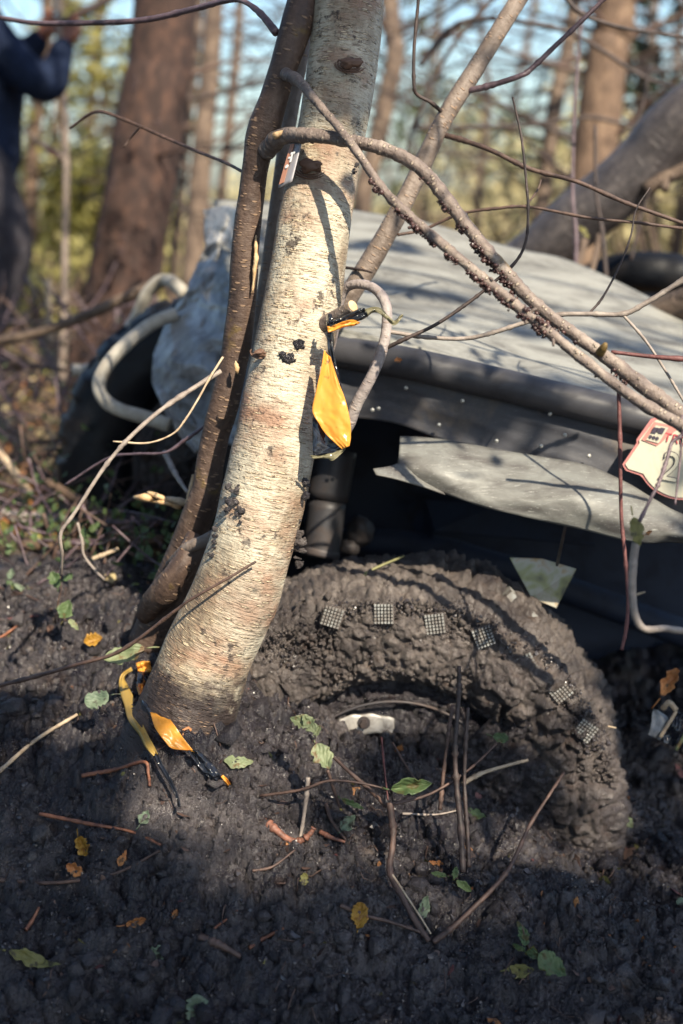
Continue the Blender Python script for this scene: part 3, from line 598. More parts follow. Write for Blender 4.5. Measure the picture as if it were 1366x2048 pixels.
t2b = plate_text('plate_number_fill', '2', -44, -50, 84, 'plate_cream', 0.0125, -0.0004)

# ------------------------------------------------------------------ trees in front
def base_of(p): return (p[0], p[1], float(gz(p[0], p[1])[0]))
# birch: centre line read from the photograph, base pushed into the mud
bp = [(290, 1600, 2.72, 122), (347, 1490, 2.71, 108), (384, 1400, 2.70, 96), (420, 1300, 2.69, 90), (466, 1200, 2.67, 87), (500, 1100, 2.655, 84.5), (525, 1000, 2.645, 84), (547, 900, 2.64, 83), (577, 750, 2.635, 80), (605, 600, 2.63, 76), (627, 450, 2.63, 72), (655, 300, 2.635, 69), (682, 150, 2.64, 69), (697, 0, 2.645, 70), (715, -220, 2.65, 66), (735, -600, 2.66, 60), (760, -1200, 2.68, 52), (800, -2200, 2.72, 40), (820, -3600, 2.8, 22)]
bpts = [P(x, y, d) for x, y, d, _ in bp]; brad = [PX(q, d) for _, _, d, q in bp]
birch_t = thing('birch_tree', 'pale birch trunk with horizontal lenticels curving up from the mud', 'tree', base_of(bpts[2]))
V, F, uv = tube(bpts, brad, n=240, segs=72, rough=0.035, rscale=9, seed=4); mesh_obj('trunk', V, F, 'birch_bark', birch_t, uv)
st_ = [P(628, 660, 2.60), P(660, 640, 2.57), P(690, 622, 2.54), P(706, 612, 2.525)]
stub = tube_obj('branch_stub', st_, [0.018, 0.013, 0.0115, 0.011], 'branch_bark', birch_t, segs=14)
e0, e1 = np.array(st_[-1]), np.array(st_[-1]) + (np.array(st_[-1]) - np.array(st_[-2])) * 0.04
tube_obj('cut_face', [e0, e1], [0.0112, 0.0095], 'fresh_wood', stub, n=3, segs=14)
# knot eyes on the trunk
for (px, py, s) in ((622, 332, 1.0), (702, 125, 0.8), (520, 705, 0.5)):
    c = P(px, py, 2.558 if px > 530 else 2.566); ps_ = [blob(c, (0.020 * s, 0.006, 0.011 * s), int(px), 0.5, 2.0)]
    for q in range(3):
        r = (0.024 + 0.006 * q) * s; a0 = rng.uniform(2.6, 3.6); ps_.append(tube([c + np.array([r * math.cos(a), 0.010 * abs(math.cos(a)) + 0.001 + rng.normal(0, 0.0008), 0.6 * r * math.sin(a)]) for a in np.linspace(a0, a0 + rng.uniform(2.2, 3.2), 12)], [0.0004] + [0.0016] * 10 + [0.0004], n=18, segs=5)[:2])
    V, F = join(ps_); mesh_obj('knot', V, F, 'knot_bark', birch_t)
# clods of mud stuck to the trunk
for q, (px, py, s, d) in enumerate(((575, 708, 16, 2.556), (468, 985, 12, 2.573), (462, 1008, 15, 2.571), (480, 1028, 11, 2.568), (670, 538, 12, 2.60), (606, 972, 15, 2.60), (598, 1085, 17, 2.63), (596, 1112, 11, 2.64), (588, 1045, 10, 2.625), (430, 1080, 10, 2.60), (425, 1112, 8, 2.60), (712, 335, 7, 2.585), (368, 1335, 10, 2.635))):
    r = PX(s, d); V, F = join([blob(P(px + rng.normal(0, s * 0.55), py + rng.normal(0, s * 0.75), d + 0.002), (r * z_, r * 0.42 * z_, r * z_ * rng.uniform(0.6, 1.1)), q * 9 + int(z_ * 50), 0.7, 2.4, ICO2) for z_ in (0.62, 0.5, 0.42, 0.36, 0.3, 0.24, 0.2, 0.16)]); mesh_obj('mud_clod', V, F, 'mud_tyre' if 5 < q < 9 else 'mud', birch_t)
# upper limbs and leaves of the birch, above the picture
def leaf_cloud(C, S, tilt=None, up=0.3):
    m_ = len(C); a = rng.normal(size=(m_, 3)); a /= np.linalg.norm(a, axis=1)[:, None]
    nrm = rng.normal(size=(m_, 3)) + np.array([0, 0, up]) * 2; b = np.cross(a, nrm); b /= np.linalg.norm(b, axis=1)[:, None] + 1e-9; c = np.cross(a, b)
    s = np.asarray(S)[:, None]
    V = np.stack([C - a * s * .5, C - a * s * .1 + b * s * .3 + c * s * .1, C + a * s * .25 + b * s * .22 + c * s * .1, C + a * s * .55, C + a * s * .25 - b * s * .22 + c * s * .1, C - a * s * .1 - b * s * .3 + c * s * .1], 1)
    k0 = (np.arange(m_) * 6)[:, None]; F = np.concatenate([k0 + np.array([[0, 1, 2, 3]]), k0 + np.array([[0, 3, 4, 5]])], 0)
    uvq = np.tile(np.array([[0, .5], [.4, 0], [.75, .15], [1, .5], [.75, .85], [.4, 1]]), (m_, 1))
    return V.reshape(-1, 3), F, uvq
def crown(parent, clumps, nleaf, size, mat, name='crown'):
    C = []
    for (c, r) in clumps:
        k_ = max(3, int(nleaf * (r[0] * r[1] * r[2]) ** (1 / 3)))
        q = rng.normal(size=(k_, 3)); q /= np.linalg.norm(q, axis=1)[:, None]; q *= rng.random((k_, 1)) ** 0.45; C.append(np.array(c) + q * np.array(r))
    C = np.vstack(C); V, F, uvq = leaf_cloud(C, size * rng.uniform(0.6, 1.35, len(C)))
    return mesh_obj(name, V, F, mat, parent, uvq)
def limbs(parent, root, targets, r0, mat, name='branch'):
    for t in targets:
        t = np.array(t, float); root_ = np.array(root(t) if callable(root) else root, float); mid = root_ * 0.45 + t * 0.55 + rng.normal(0, 0.12, 3) * np.linalg.norm(t - root_) * 0.5
        tube_obj(name, [root_, mid, t], [r0, r0 * 0.6, r0 * 0.2], mat, parent, n=12, segs=7)
bt = bpts[-2]; cl = [(bt + rng.normal(0, [0.9, 0.9, 0.7]), (0.45, 0.45, 0.35)) for _ in range(10)]
limbs(birch_t, lambda t: bpts[-4] * 0.4 + bpts[-3] * 0.6, [c for c, _ in cl], 0.022, 'branch_bark'); crown(birch_t, cl, 220, 0.06, 'foliage_olive')

def px_path(L): return [P(x, y, d) for x, y, d in L]
# dark sapling with two long branches reaching across to the right
sp = [(300, 1290, 2.95, 44), (345, 1170, 2.90, 38), (385, 1060, 2.84, 32), (412, 980, 2.80, 29.5), (425, 900, 2.78, 29), (450, 800, 2.75, 29), (472, 700, 2.73, 28.5), (484, 600, 2.71, 28.5), (491, 500, 2.69, 28), (502, 400, 2.67, 27), (515, 310, 2.65, 28), (530, 250, 2.64, 32), (562, 150, 2.63, 28), (594, 50, 2.63, 32), (607, 0, 2.64, 31), (630, -120, 2.66, 29), (660, -500, 2.75, 25), (640, -1300, 2.9, 18), (600, -2200, 3.05, 9)]
spts = [P(x, y, d) for x, y, d, _ in sp]; sap = thing('sapling', 'dark brown sapling stem growing close against the birch trunk', 'tree', base_of(spts[1]))
V, F, uv = tube(spts, [PX(q, d) for _, _, d, q in sp], n=200, segs=32, rough=0.06, rscale=14, seed=12); mesh_obj('trunk', V, F, 'sapling_bark', sap, uv)
A = [(535, 300, 2.63), (560, 274, 2.58), (600, 270, 2.53), (650, 274, 2.50), (720, 286, 2.48), (790, 306, 2.47), (850, 346, 2.46), (900, 408, 2.45), (945, 465, 2.44), (1000, 530, 2.43), (1060, 598, 2.42), (1130, 655, 2.41), (1200, 705, 2.40), (1265, 755, 2.39), (1330, 805, 2.38), (1430, 880, 2.36), (1560, 960, 2.34)]
Bb = [(572, 148, 2.60), (600, 165, 2.55), (640, 212, 2.50), (690, 272, 2.46), (722, 316, 2.44), (770, 384, 2.42), (830, 441, 2.40), (900, 502, 2.38), (960, 551, 2.37), (1020, 601, 2.36), (1080, 650, 2.35), (1150, 706, 2.34), (1230, 768, 2.33), (1310, 822, 2.32), (1430, 885, 2.30), (1560, 950, 2.28)]
brA = tube_obj('branch', px_path(A), [PX(q, 2.45) for q in (22, 17, 15, 14, 13, 13, 13, 13.5, 13, 12.5, 12, 12, 13, 14, 15, 15, 14)], 'branch_bark', sap, n=240, segs=18, rough=0.13, rscale=42, knots=0.22)
brB = tube_obj('branch', px_path(Bb), [PX(q, 2.4) for q in (14, 11, 9, 8.5, 8.5, 9, 9.5, 10, 10, 10, 10, 10, 10.5, 12, 13, 12)], 'branch_bark', sap, n=240, segs=16, rough=0.14, rscale=45, knots=0.25)
# dark crusty lumps clinging under the two branches
def crust(path, t0, t1, count, parent, off, smax):
    C = catmull(px_path(path), 400); t = t0 + (t1 - t0) * rng.random(count * 5); clump = vnoise(np.stack([t * 60, 0 * t, 0 * t], 1), 3) > -0.25; t = t[clump]; m_ = len(t)
    s_ = np.clip(smax * rng.random(m_) ** 2.2, 0.0007, 1); dn = off * (0.55 + 0.75 * rng.random(m_) ** 1.5)
    pts = C[(t * 399).astype(int)] + np.stack([-0.35 * dn + rng.normal(0, 0.0025, m_), rng.normal(-0.003, 0.005, m_), -dn], 1)
    crumbs('bark_crust', pts, s_, 'crust', parent)
crust(A, 0.42, 0.60, 190, brA, 0.012, 0.0055); crust(A, 0.6, 0.84, 60, brA, 0.012, 0.005); crust(Bb, 0.3, 0.68, 260, brB, 0.009, 0.005); crust(A, 0.3, 0.42, 14, brA, 0.012, 0.003); crust(Bb, 0.6, 0.68, 40, brB, -0.006, 0.004)
tube_obj('broken_stub', px_path([(1200, 706, 2.385), (1208, 694, 2.37), (1212, 686, 2.365)]), [0.008, 0.0065, 0.003], 'moss_wood', brA, n=8, segs=10)
tube_obj('broken_stub', px_path([(548, 272, 2.56), (575, 262, 2.55), (588, 255, 2.545)]), [0.007, 0.004, 0.001], 'fresh_wood', brA, n=8, segs=8)
tube_obj('torn_scar', px_path([(471, 722, 2.685), (473, 735, 2.68), (475, 748, 2.685)]), [0.001, 0.0055, 0.001], 'fresh_wood', sap, n=14, segs=8, rough=0.5, rscale=120)
tube_obj('torn_scar', px_path([(512, 470, 2.655), (511, 520, 2.66), (505, 585, 2.675)]), [0.001, 0.005, 0.001], 'fresh_wood', sap, n=24, segs=8, rough=0.4, rscale=90)
tube_obj('twig', px_path([(553, 66, 2.63), (520, 26, 2.66), (485, 2, 2.7), (450, 2, 2.74), (380, 20, 2.82), (280, 41, 2.9), (130, 47, 3.0), (60, 45, 3.05), (0, 35, 3.1), (-140, 10, 3.2)]), [PX(q, 2.8) for q in (8, 6, 5, 5.5, 6, 6, 5.5, 5, 4.5, 4)], 'twig_purple', sap, n=80, segs=8, knots=0.3)
tube_obj('twig', px_path([(488, 345, 2.66), (450, 325, 2.75), (400, 305, 2.85), (330, 275, 2.95), (240, 236, 3.0), (190, 224, 3.05), (140, 256, 3.1)]), [PX(q, 2.8) for q in (3, 3, 3.5, 3.5, 3.5, 3.5, 2.5)], 'twig_brown', sap, n=60, segs=7, knots=0.3)
tube_obj('twig', px_path([(282, 252, 2.97), (262, 275, 3.0), (247, 295, 3.0)]), 0.0025, 'twig_brown', sap, segs=6)
tube_obj('root', px_path([(400, 1080, 2.80), (360, 1140, 2.78), (320, 1190, 2.82), (290, 1230, 2.9)]), [0.028, 0.03, 0.028, 0.02], 'sapling_bark', sap, segs=14, rough=0.2)
tube_obj('root', px_path([(440, 1070, 2.74), (405, 1085, 2.75), (370, 1100, 2.78), (340, 1130, 2.84)]), [0.016, 0.014, 0.013, 0.01], 'grey_brown_bark', sap, segs=10, rough=0.15)
ct = spts[-2]; cl = [(ct + rng.normal(0, [0.7, 0.7, 0.6]), (0.35, 0.35, 0.3)) for _ in range(6)]
limbs(sap, lambda t: spts[-3], [c for c, _ in cl], 0.012, 'sapling_bark'); crown(sap, cl, 200, 0.05, 'foliage_olive')
# thin stem squeezed between sapling and birch
tp = [(505, 800, 2.86, 14), (520, 640, 2.85, 14), (535, 540, 2.84, 14.5), (552, 420, 2.83, 15), (572, 280, 2.82, 15), (590, 180, 2.82, 15), (606, 90, 2.82, 14), (625, -50, 2.83, 13), (660, -400, 2.85, 11), (690, -1000, 2.9, 7)]
tpts = [P(470, 1120, 2.85)] + [P(x, y, d) for x, y, d, _ in tp]; thin = thing('sapling', 'thin shaded grey stem squeezed between dark sapling and birch trunk', 'tree', base_of(tpts[0]))
V, F, uv = tube(tpts, [0.016] + [PX(q, d) for _, _, d, q in tp], n=80, segs=16, rough=0.05); mesh_obj('trunk', V, F, 'grey_brown_bark', thin, uv)
limbs(thin, tpts[-2], [tpts[-1] + np.array(v) for v in ((0.3, 0.2, 0.4), (-0.3, 0.1, 0.5), (0.1, -0.3, 0.5))], 0.006, 'twig_brown'); crown(thin, [(tpts[-1] + np.array([0, 0, .3]), (0.4, 0.4, 0.3))], 160, 0.05, 'foliage_olive')
# leaning stem to the right of the birch with its long twigs
lp = [(440, 1180, 2.95, 24), (520, 960, 2.92, 23), (600, 760, 2.88, 22), (685, 612, 2.84, 21.5), (740, 525, 2.83, 20.5), (800, 420, 2.82, 19.5), (850, 318, 2.82, 18.5), (892, 232, 2.82, 18), (948, 142, 2.83, 18), (1000, 58, 2.84, 17.5), (1036, 0, 2.85, 17), (1100, -110, 2.88, 16), (1260, -420, 3.0, 13), (1400, -900, 3.2, 8)]
lpts = [P(x, y, d) for x, y, d, _ in lp]; lean = thing('sapling', 'slanting grey-brown stem leaning right behind the birch trunk', 'tree', base_of(lpts[0]))
V, F, uv = tube(lpts, [PX(q, d) for _, _, d, q in lp], n=120, segs=24, rough=0.05, rscale=20, seed=5); mesh_obj('trunk', V, F, 'grey_brown_bark', lean, uv)
def tw(path, w0, w1, mat, parent, kn=0.5, n=None):
    pts = px_path(path); d = path[0][2]; rr = np.linspace(PX(w0 / 2, d), PX(w1 / 2, d), len(pts)); return tube_obj('twig', pts, rr, mat, parent, n=n or (len(pts) * 10), segs=7, knots=kn)
tw([(935, 182, 2.82), (985, 170, 2.80), (1040, 152, 2.78), (1060, 140, 2.78), (1110, 92, 2.77), (1160, 45, 2.76), (1205, 0, 2.75), (1290, -90, 2.7)], 12, 8, 'twig_purple', lean)
tw([(884, 224, 2.81), (862, 205, 2.79), (835, 190, 2.78), (828, 170, 2.77), (828, 100, 2.76), (835, 20, 2.75), (842, -60, 2.74)], 8, 6, 'twig_dark', lean)
tw([(888, 270, 2.82), (930, 282, 2.80), (985, 302, 2.78), (1060, 338, 2.76), (1155, 364, 2.74), (1250, 405, 2.72), (1366, 447, 2.70), (1500, 500, 2.66)], 11, 7, 'twig_brown', lean)
tw([(795, 470, 2.82), (850, 458, 2.82), (920, 428, 2.80), (1000, 416, 2.78), (1060, 414, 2.77), (1180, 436, 2.75), (1280, 446, 2.74), (1366, 457, 2.73), (1500, 470, 2.7)], 6, 6, 'twig_brown', lean)
tw([(1052, 412, 2.77), (1075, 380, 2.79), (1082, 360, 2.8)], 4, 3, 'twig_brown', lean)
tw([(690, 535, 2.83), (725, 540, 2.8), (745, 545, 2.79)], 6, 4, 'twig_dark', lean)
limbs(lean, lpts[-2], [lpts[-1] + np.array(v) for v in ((0.3, 0.2, 0.4), (-0.3, 0.1, 0.5), (0.5, -0.3, 0.3))], 0.008, 'twig_brown'); crown(lean, [(lpts[-1] + np.array([.2, 0, .3]), (0.5, 0.5, 0.3))], 200, 0.05, 'foliage_olive')
# looping vine
lv = [(540, 1010, 2.86), (610, 830, 2.80), (660, 700, 2.73), (676, 620, 2.70), (690, 580, 2.68), (715, 568, 2.66), (748, 577, 2.64), (770, 604, 2.62), (774, 645, 2.61), (764, 700, 2.61), (742, 755, 2.62), (715, 805, 2.64), (698, 846, 2.66), (692, 866, 2.67)]
vine = thing('vine', 'looping grey vine stem arching beside the hanging barrier tape', 'vine', tuple(P(540, 1010, 2.86)))
V, F, uv = tube(px_path(lv), [PX(q, 2.63) for q in (10, 9, 9, 9, 9, 9.5, 10, 10.5, 10.5, 11, 11.5, 12, 13, 9)], n=110, segs=16, rough=0.06, rscale=40); mesh_obj('stem', V, F, 'vine_bark', vine, uv)
tw([(768, 698, 2.61), (810, 678, 2.60), (870, 650, 2.60), (930, 610, 2.60), (975, 575, 2.60), (1030, 525, 2.60), (1052, 480, 2.60), (1056, 420, 2.60), (1053, 370, 2.60), (1046, 300, 2.60), (1040, 260, 2.6), (1025, 194, 2.6)], 8, 4, 'twig_dark', vine)
tw([(772, 662, 2.61), (850, 674, 2.62), (930, 677, 2.62), (990, 664, 2.61), (1050, 645, 2.60), (1110, 630, 2.59), (1175, 628, 2.58), (1245, 628, 2.57), (1290, 607, 2.56), (1366, 560, 2.55), (1480, 490, 2.5)], 8, 11, 'twig_grey', vine)
tw([(1178, 627, 2.58), (1205, 595, 2.6), (1240, 530, 2.62), (1262, 470, 2.63), (1272, 420, 2.64), (1300, 375, 2.65)], 5, 3, 'twig_dark', vine)
tw([(1246, 630, 2.57), (1290, 680, 2.55), (1330, 740, 2.54), (1366, 800, 2.53), (1420, 890, 2.5)], 6, 5, 'twig_grey', vine)
for pth, par, cnt_ in ((A, brA, 9), (Bb, brB, 9)):
    Cc = catmull(px_path(pth), 300)
    for q in range(cnt_):
        k_ = int(rng.uniform(0.28, 0.9) * 299); c0 = Cc[k_]; dv = rng.normal(0, 1, 3); dv[1] -= 0.3; dv /= np.linalg.norm(dv); l_ = rng.uniform(0.005, 0.014)
        tube_obj('spur', [c0, c0 + dv * l_ * 0.7 + np.array([0, 0, 0.003]), c0 + dv * l_ * rng.uniform(1, 1.6)], [0.0042, 0.0032, 0.002], 'branch_bark', par, n=8, segs=6, knots=0.8)
def branch_thing(name, label, cat, path, w0, w1, mat, group=None, kn=0.5, extra=()):
    pts = px_path(path); rr = np.linspace(PX(w0 / 2, path[0][2]), PX(w1 / 2, path[-1][2]), len(pts))
    if not extra:
        o = tube_obj(name, pts, rr, mat, None, n=len(pts) * 8, segs=8, knots=kn); return tag(o, label, cat, group)
    t = thing(name, label, cat, tuple(pts[0]), group); tube_obj('stem', pts, rr, mat, t, n=len(pts) * 8, segs=8, knots=kn)
    for p2, a, b, m2 in extra: tw(p2, a, b, m2, t)
    return t
branch_thing('twig', 'short reddish twig entering from the frame edge above the number plate', 'twig', [(1560, 730, 2.5), (1366, 718, 2.5), (1300, 713, 2.51), (1222, 704, 2.52)], 12, 7, 'twig_red')
branch_thing('twig', 'long dark red twig dangling straight down in front of the torn panel', 'twig', [(1237, 772, 2.42), (1240, 880, 2.42), (1241, 960, 2.42), (1243, 1040, 2.43), (1250, 1110, 2.43), (1256, 1200, 2.43), (1252, 1260, 2.43), (1243, 1300, 2.43)], 8, 7, 'twig_red')
hk = branch_thing('twig', 'hooked pale twig with an upright shank in the dark by the frame edge', 'twig', [(1272, 1085, 2.25), (1266, 1130, 2.25), (1265, 1190, 2.25), (1272, 1235, 2.25), (1290, 1258, 2.25), (1330, 1257, 2.26), (1366, 1262, 2.27), (1500, 1275, 2.3)], 17, 13, 'twig_grey', kn=0.2, extra=[([(1270, 1190, 2.25), (1290, 1184, 2.24)], 5, 3, 'twig_pale')])
branch_thing('twig', 'thin knobbly twig slanting across the number plate', 'twig', [(1400, 820, 2.30), (1366, 868, 2.30), (1344, 885, 2.30), (1335, 915, 2.29), (1318, 965, 2.28), (1300, 1000, 2.27), (1278, 1045, 2.26)], 8, 7, 'twig_purple', kn=0.9)
branch_thing('twig', 'slender dark twig hanging over the edge of the number plate', 'twig', [(1364, 830, 2.32), (1362, 900, 2.32), (1356, 960, 2.31), (1350, 1010, 2.3)], 5, 4, 'twig_purple')

# ------------------------------------------------------------------ tag and barrier tape
TG = [P(583, 286, 2.555), P(604, 283, 2.535), P(584, 363, 2.53), P(557, 376, 2.55)]
tagb = thing('marker_tag', 'small slanted metal marker tag on the birch trunk edge', 'tag', tuple(TG[3]))
V, F, uv = grid_patch(TG[:2], [TG[3], TG[2]], 6, 12); back = solid(mesh_obj('plate', V, F, 'tag_metal', tagb, uv), 0.002)
def on_tag(u, v, e=0.003):
    p = (np.array(TG[0]) * (1 - u) + np.array(TG[1]) * u) * (1 - v) + (np.array(TG[3]) * (1 - u) + np.array(TG[2]) * u) * v
    nn = np.cross(np.array(TG[1]) - TG[0], np.array(TG[3]) - TG[0]); nn /= np.linalg.norm(nn); nn = nn if nn[1] < 0 else -nn; return p + nn * e
def tagq(name, pts, mat, e=0.003):
    V = np.array([on_tag(u, v, e) for u, v in pts]); return solid(mesh_obj(name, V, [tuple(range(len(V)))], mat, tagb, smooth=False), 0.0006)
tagq('printed_stripe', [(0.08, 0.05), (0.45, 0.05), (0.45, 0.95), (0.08, 0.95)], 'tag_orange')
tagq('printed_mark', [(0.42, 0.26), (0.78, 0.26), (0.78, 0.31), (0.64, 0.31), (0.64, 0.50), (0.5, 0.50), (0.5, 0.31), (0.42, 0.31)], 'tag_pale', 0.0045)
tagq('printed_mark', [(0.3, 0.36), (0.46, 0.36), (0.46, 0.40), (0.3, 0.40)], 'tag_pale', 0.0045)
tagq('printed_ring', [(0.38 + 0.13 * math.cos(a), 0.58 + 0.045 * math.sin(a)) for a in np.linspace(0, 6.2, 12)], 'tag_pale', 0.0045)
def strip(name, secs, mat, parent, d=None, lift=0.0, n=30, m=8, fold=0.006, seed=1, fr=9.0):
    """ribbon from cross sections (lx,ly,rx,ry[,d]); follows the ground if d is None"""
    def pt(x, y, s):
        if d == 'g':
            q = G((s[0] + s[2]) / 2, (s[1] + s[3]) / 2); return P(x, y, float((q - CAM) @ FW) - 0.026 - lift)
        return P(x, y, s[4] if len(s) > 4 else d) if (d is not None or len(s) > 4) else G(x, y, lift)
    A_ = [pt(s[0], s[1], s) for s in secs]; B_ = [pt(s[2], s[3], s) for s in secs]
    V, F, uv = grid_patch(A_, B_, n, m, lambda uv: (fold * np.sin(uv[:, 1] * fr + 3 * uv[:, 0] + seed) + fold * 0.8 * fbm(np.stack([uv[:, 0] * 6, uv[:, 1] * 4, 0 * uv[:, 0] + seed], 1), 1.3, 3, seed))[:, None] * np.array([[0.15, -1, 0.25]]))
    return solid(mesh_obj(name, V, F, mat, parent, uv), 0.0003)
tp_ = thing('barrier_tape', 'yellow and black barrier tape tied to broken stub hanging beside birch trunk', 'tape', tuple(P(655, 915, 2.54)))
strip('black_twist', [(655, 664, 664, 664), (655, 690, 668, 700), (660, 722, 676, 742), (667, 755, 683, 775), (676, 800, 690, 812)], 'tape_black', tp_, d=2.530, fold=0.004, fr=14, seed=3)
strip('yellow_panel', [(648, 700, 661, 714), (641, 740, 677, 765), (632, 782, 689, 795), (625, 820, 696, 822), (636, 844, 701, 850), (656, 872, 702, 874), (684, 898, 699, 892)], 'tape_yellow', tp_, d=2.518, n=50, m=20, fold=0.0028, fr=5, seed=2)
strip('black_panel', [(627, 818, 645, 836), (625, 845, 664, 862), (625, 878, 682, 885), (625, 900, 692, 893), (627, 912, 688, 904)], 'tape_black', tp_, d=2.532, n=30, m=18, fold=0.0028, fr=9, seed=5)
strip('frayed_hem', [(620, 911, 625, 918), (640, 912, 640, 917), (655, 908, 655, 917), (668, 905, 666, 921), (680, 898, 682, 908), (692, 890, 691, 898)], 'tape_clear', tp_, d=2.526, n=30, m=5, fold=0.004, seed=8)
strip('knot_band', [(652, 640, 655, 656), (670, 638, 672, 652), (690, 630, 695, 646), (715, 618, 722, 640), (728, 616, 737, 632)], 'tape_black', tp_, d=2.508, n=30, m=8, fold=0.005, fr=10, seed=4)
strip('orange_edge', [(654, 652, 656, 666), (664, 652, 668, 662), (685, 644, 688, 654), (705, 640, 706, 652), (720, 645, 719, 647)], 'tape_yellow', tp_, d=2.502, n=24, m=6, fold=0.003, seed=6)
strip('wrap_band', [(652, 632, 652, 650, 2.525), (657, 628, 659, 652, 2.505), (664, 628, 666, 650, 2.512)], 'tape_black', tp_, n=12, m=8, fold=0.003, seed=7)
strip('curled_tail', [(730, 618, 736, 632), (748, 614, 748, 624), (764, 618, 760, 628), (776, 630, 772, 638), (786, 640, 784, 650), (794, 638, 794, 648), (800, 630, 802, 637), (806, 628, 806, 632)], 'tape_clear', tp_, d=2.500, n=50, m=6, fold=0.004, fr=8, seed=9)
tg_ = thing('barrier_tape', 'torn yellow and black barrier tape lying on mud at the birch base', 'tape', tuple(G(330, 1450)))
strip('yellow_end', [(272, 1326, 276, 1345), (285, 1322, 287, 1346), (300, 1322, 304, 1346)], 'tape_yellow', tg_, d='g', n=16, fold=0.006, seed=11)
strip('black_length', [(275, 1342, 304, 1344), (273, 1372, 312, 1375), (284, 1402, 322, 1402), (300, 1430, 334, 1430)], 'tape_black', tg_, d='g', n=30, m=12, fold=0.003, fr=6, seed=12)
strip('yellow_length', [(300, 1424, 333, 1429), (310, 1455, 350, 1452), (328, 1480, 368, 1478), (345, 1497, 388, 1502), (382, 1500, 396, 1506)], 'tape_yellow', tg_, d='g', n=30, m=12, fold=0.0025, fr=4, seed=13)
strip('black_length', [(375, 1500, 397, 1500), (392, 1525, 420, 1522), (410, 1548, 438, 1546), (425, 1560, 445, 1560)], 'tape_black', tg_, d='g', n=26, m=8, fold=0.006, seed=14)
strip('yellow_end', [(436, 1556, 446, 1550), (448, 1566, 455, 1558), (456, 1573, 461, 1568)], 'tape_yellow', tg_, d='g', n=12, fold=0.004, seed=15)
strip('muddy_length', [(262, 1334, 266, 1342), (242, 1350, 250, 1356), (238, 1378, 256, 1372), (248, 1410, 272, 1404), (256, 1440, 278, 1430), (278, 1470, 292, 1462), (290, 1494, 306, 1488), (306, 1512, 316, 1508)], 'tape_muddy', tg_, d='g', n=60, m=8, fold=0.004, fr=7, seed=16)
strip('black_ribbon', [(304, 1508, 316, 1506), (318, 1535, 326, 1530), (334, 1560, 342, 1556), (350, 1592, 356, 1588), (356, 1616, 362, 1612)], 'tape_black', tg_, d='g', n=40, m=5, fold=0.004, seed=17)

# ------------------------------------------------------------------ single leaves
def leaf_mesh(L, Wd, kind='oval', fold=0.3, curl=0.25, seed=0, n=23, m=9):
    u = np.linspace(0, 1, n); v = np.linspace(-1, 1, m)
    if kind == 'oval': wid = np.sin(np.pi * u ** 0.85) ** 0.75
    elif kind == 'long': wid = np.sin(np.pi * u ** 0.7) ** 0.9
    elif kind == 'round': wid = np.sqrt(np.clip(1 - (2 * u - 1) ** 2, 0, 1))
    elif kind == 'serrated': wid = np.sin(np.pi * u ** 0.7) ** 0.8 * (1 + 0.14 * (np.arange(n) % 2))
    else: wid = np.sin(np.pi * u) ** 0.5 * (0.72 + 0.32 * np.abs(np.cos(u * 9.0)))
    wid[0] = wid[-1] = 0.02
    rr_ = np.random.default_rng(seed * 13 + 5); nz_ = lambda: 1 - 0.30 * np.clip(np.convolve(rr_.normal(0, 1, n + 2), [0.25, 0.5, 0.25], 'valid'), -0.5, 1.6) * (wid > 0.1)
    wl_, wr_ = wid * nz_(), wid * nz_()
    U, Vv = np.meshgrid(u, v, indexing='ij'); X = (U - 0.5) * L; Y = np.where(Vv < 0, Vv * wl_[:, None], Vv * wr_[:, None]) * Wd / 2
    Z = fold * np.abs(Vv) * wid[:, None] * Wd / 2 + curl * L * (U - 0.5) ** 2 * 1.2
    p = np.stack([X.ravel(), Y.ravel(), Z.ravel()], 1); Z2 = 0.11 * L * fbm(p / L, 2.6, 3, seed); p[:, 2] += Z2
    i, j = np.meshgrid(np.arange(n - 1), np.arange(m - 1), indexing='ij'); k = (i * m + j).ravel()
    F = [tuple(q) for q in np.stack([k, k + m, k + m + 1, k + 1], 1)]
    return p, F, np.stack([U.ravel(), Vv.ravel() * 0.5 + 0.5], 1)
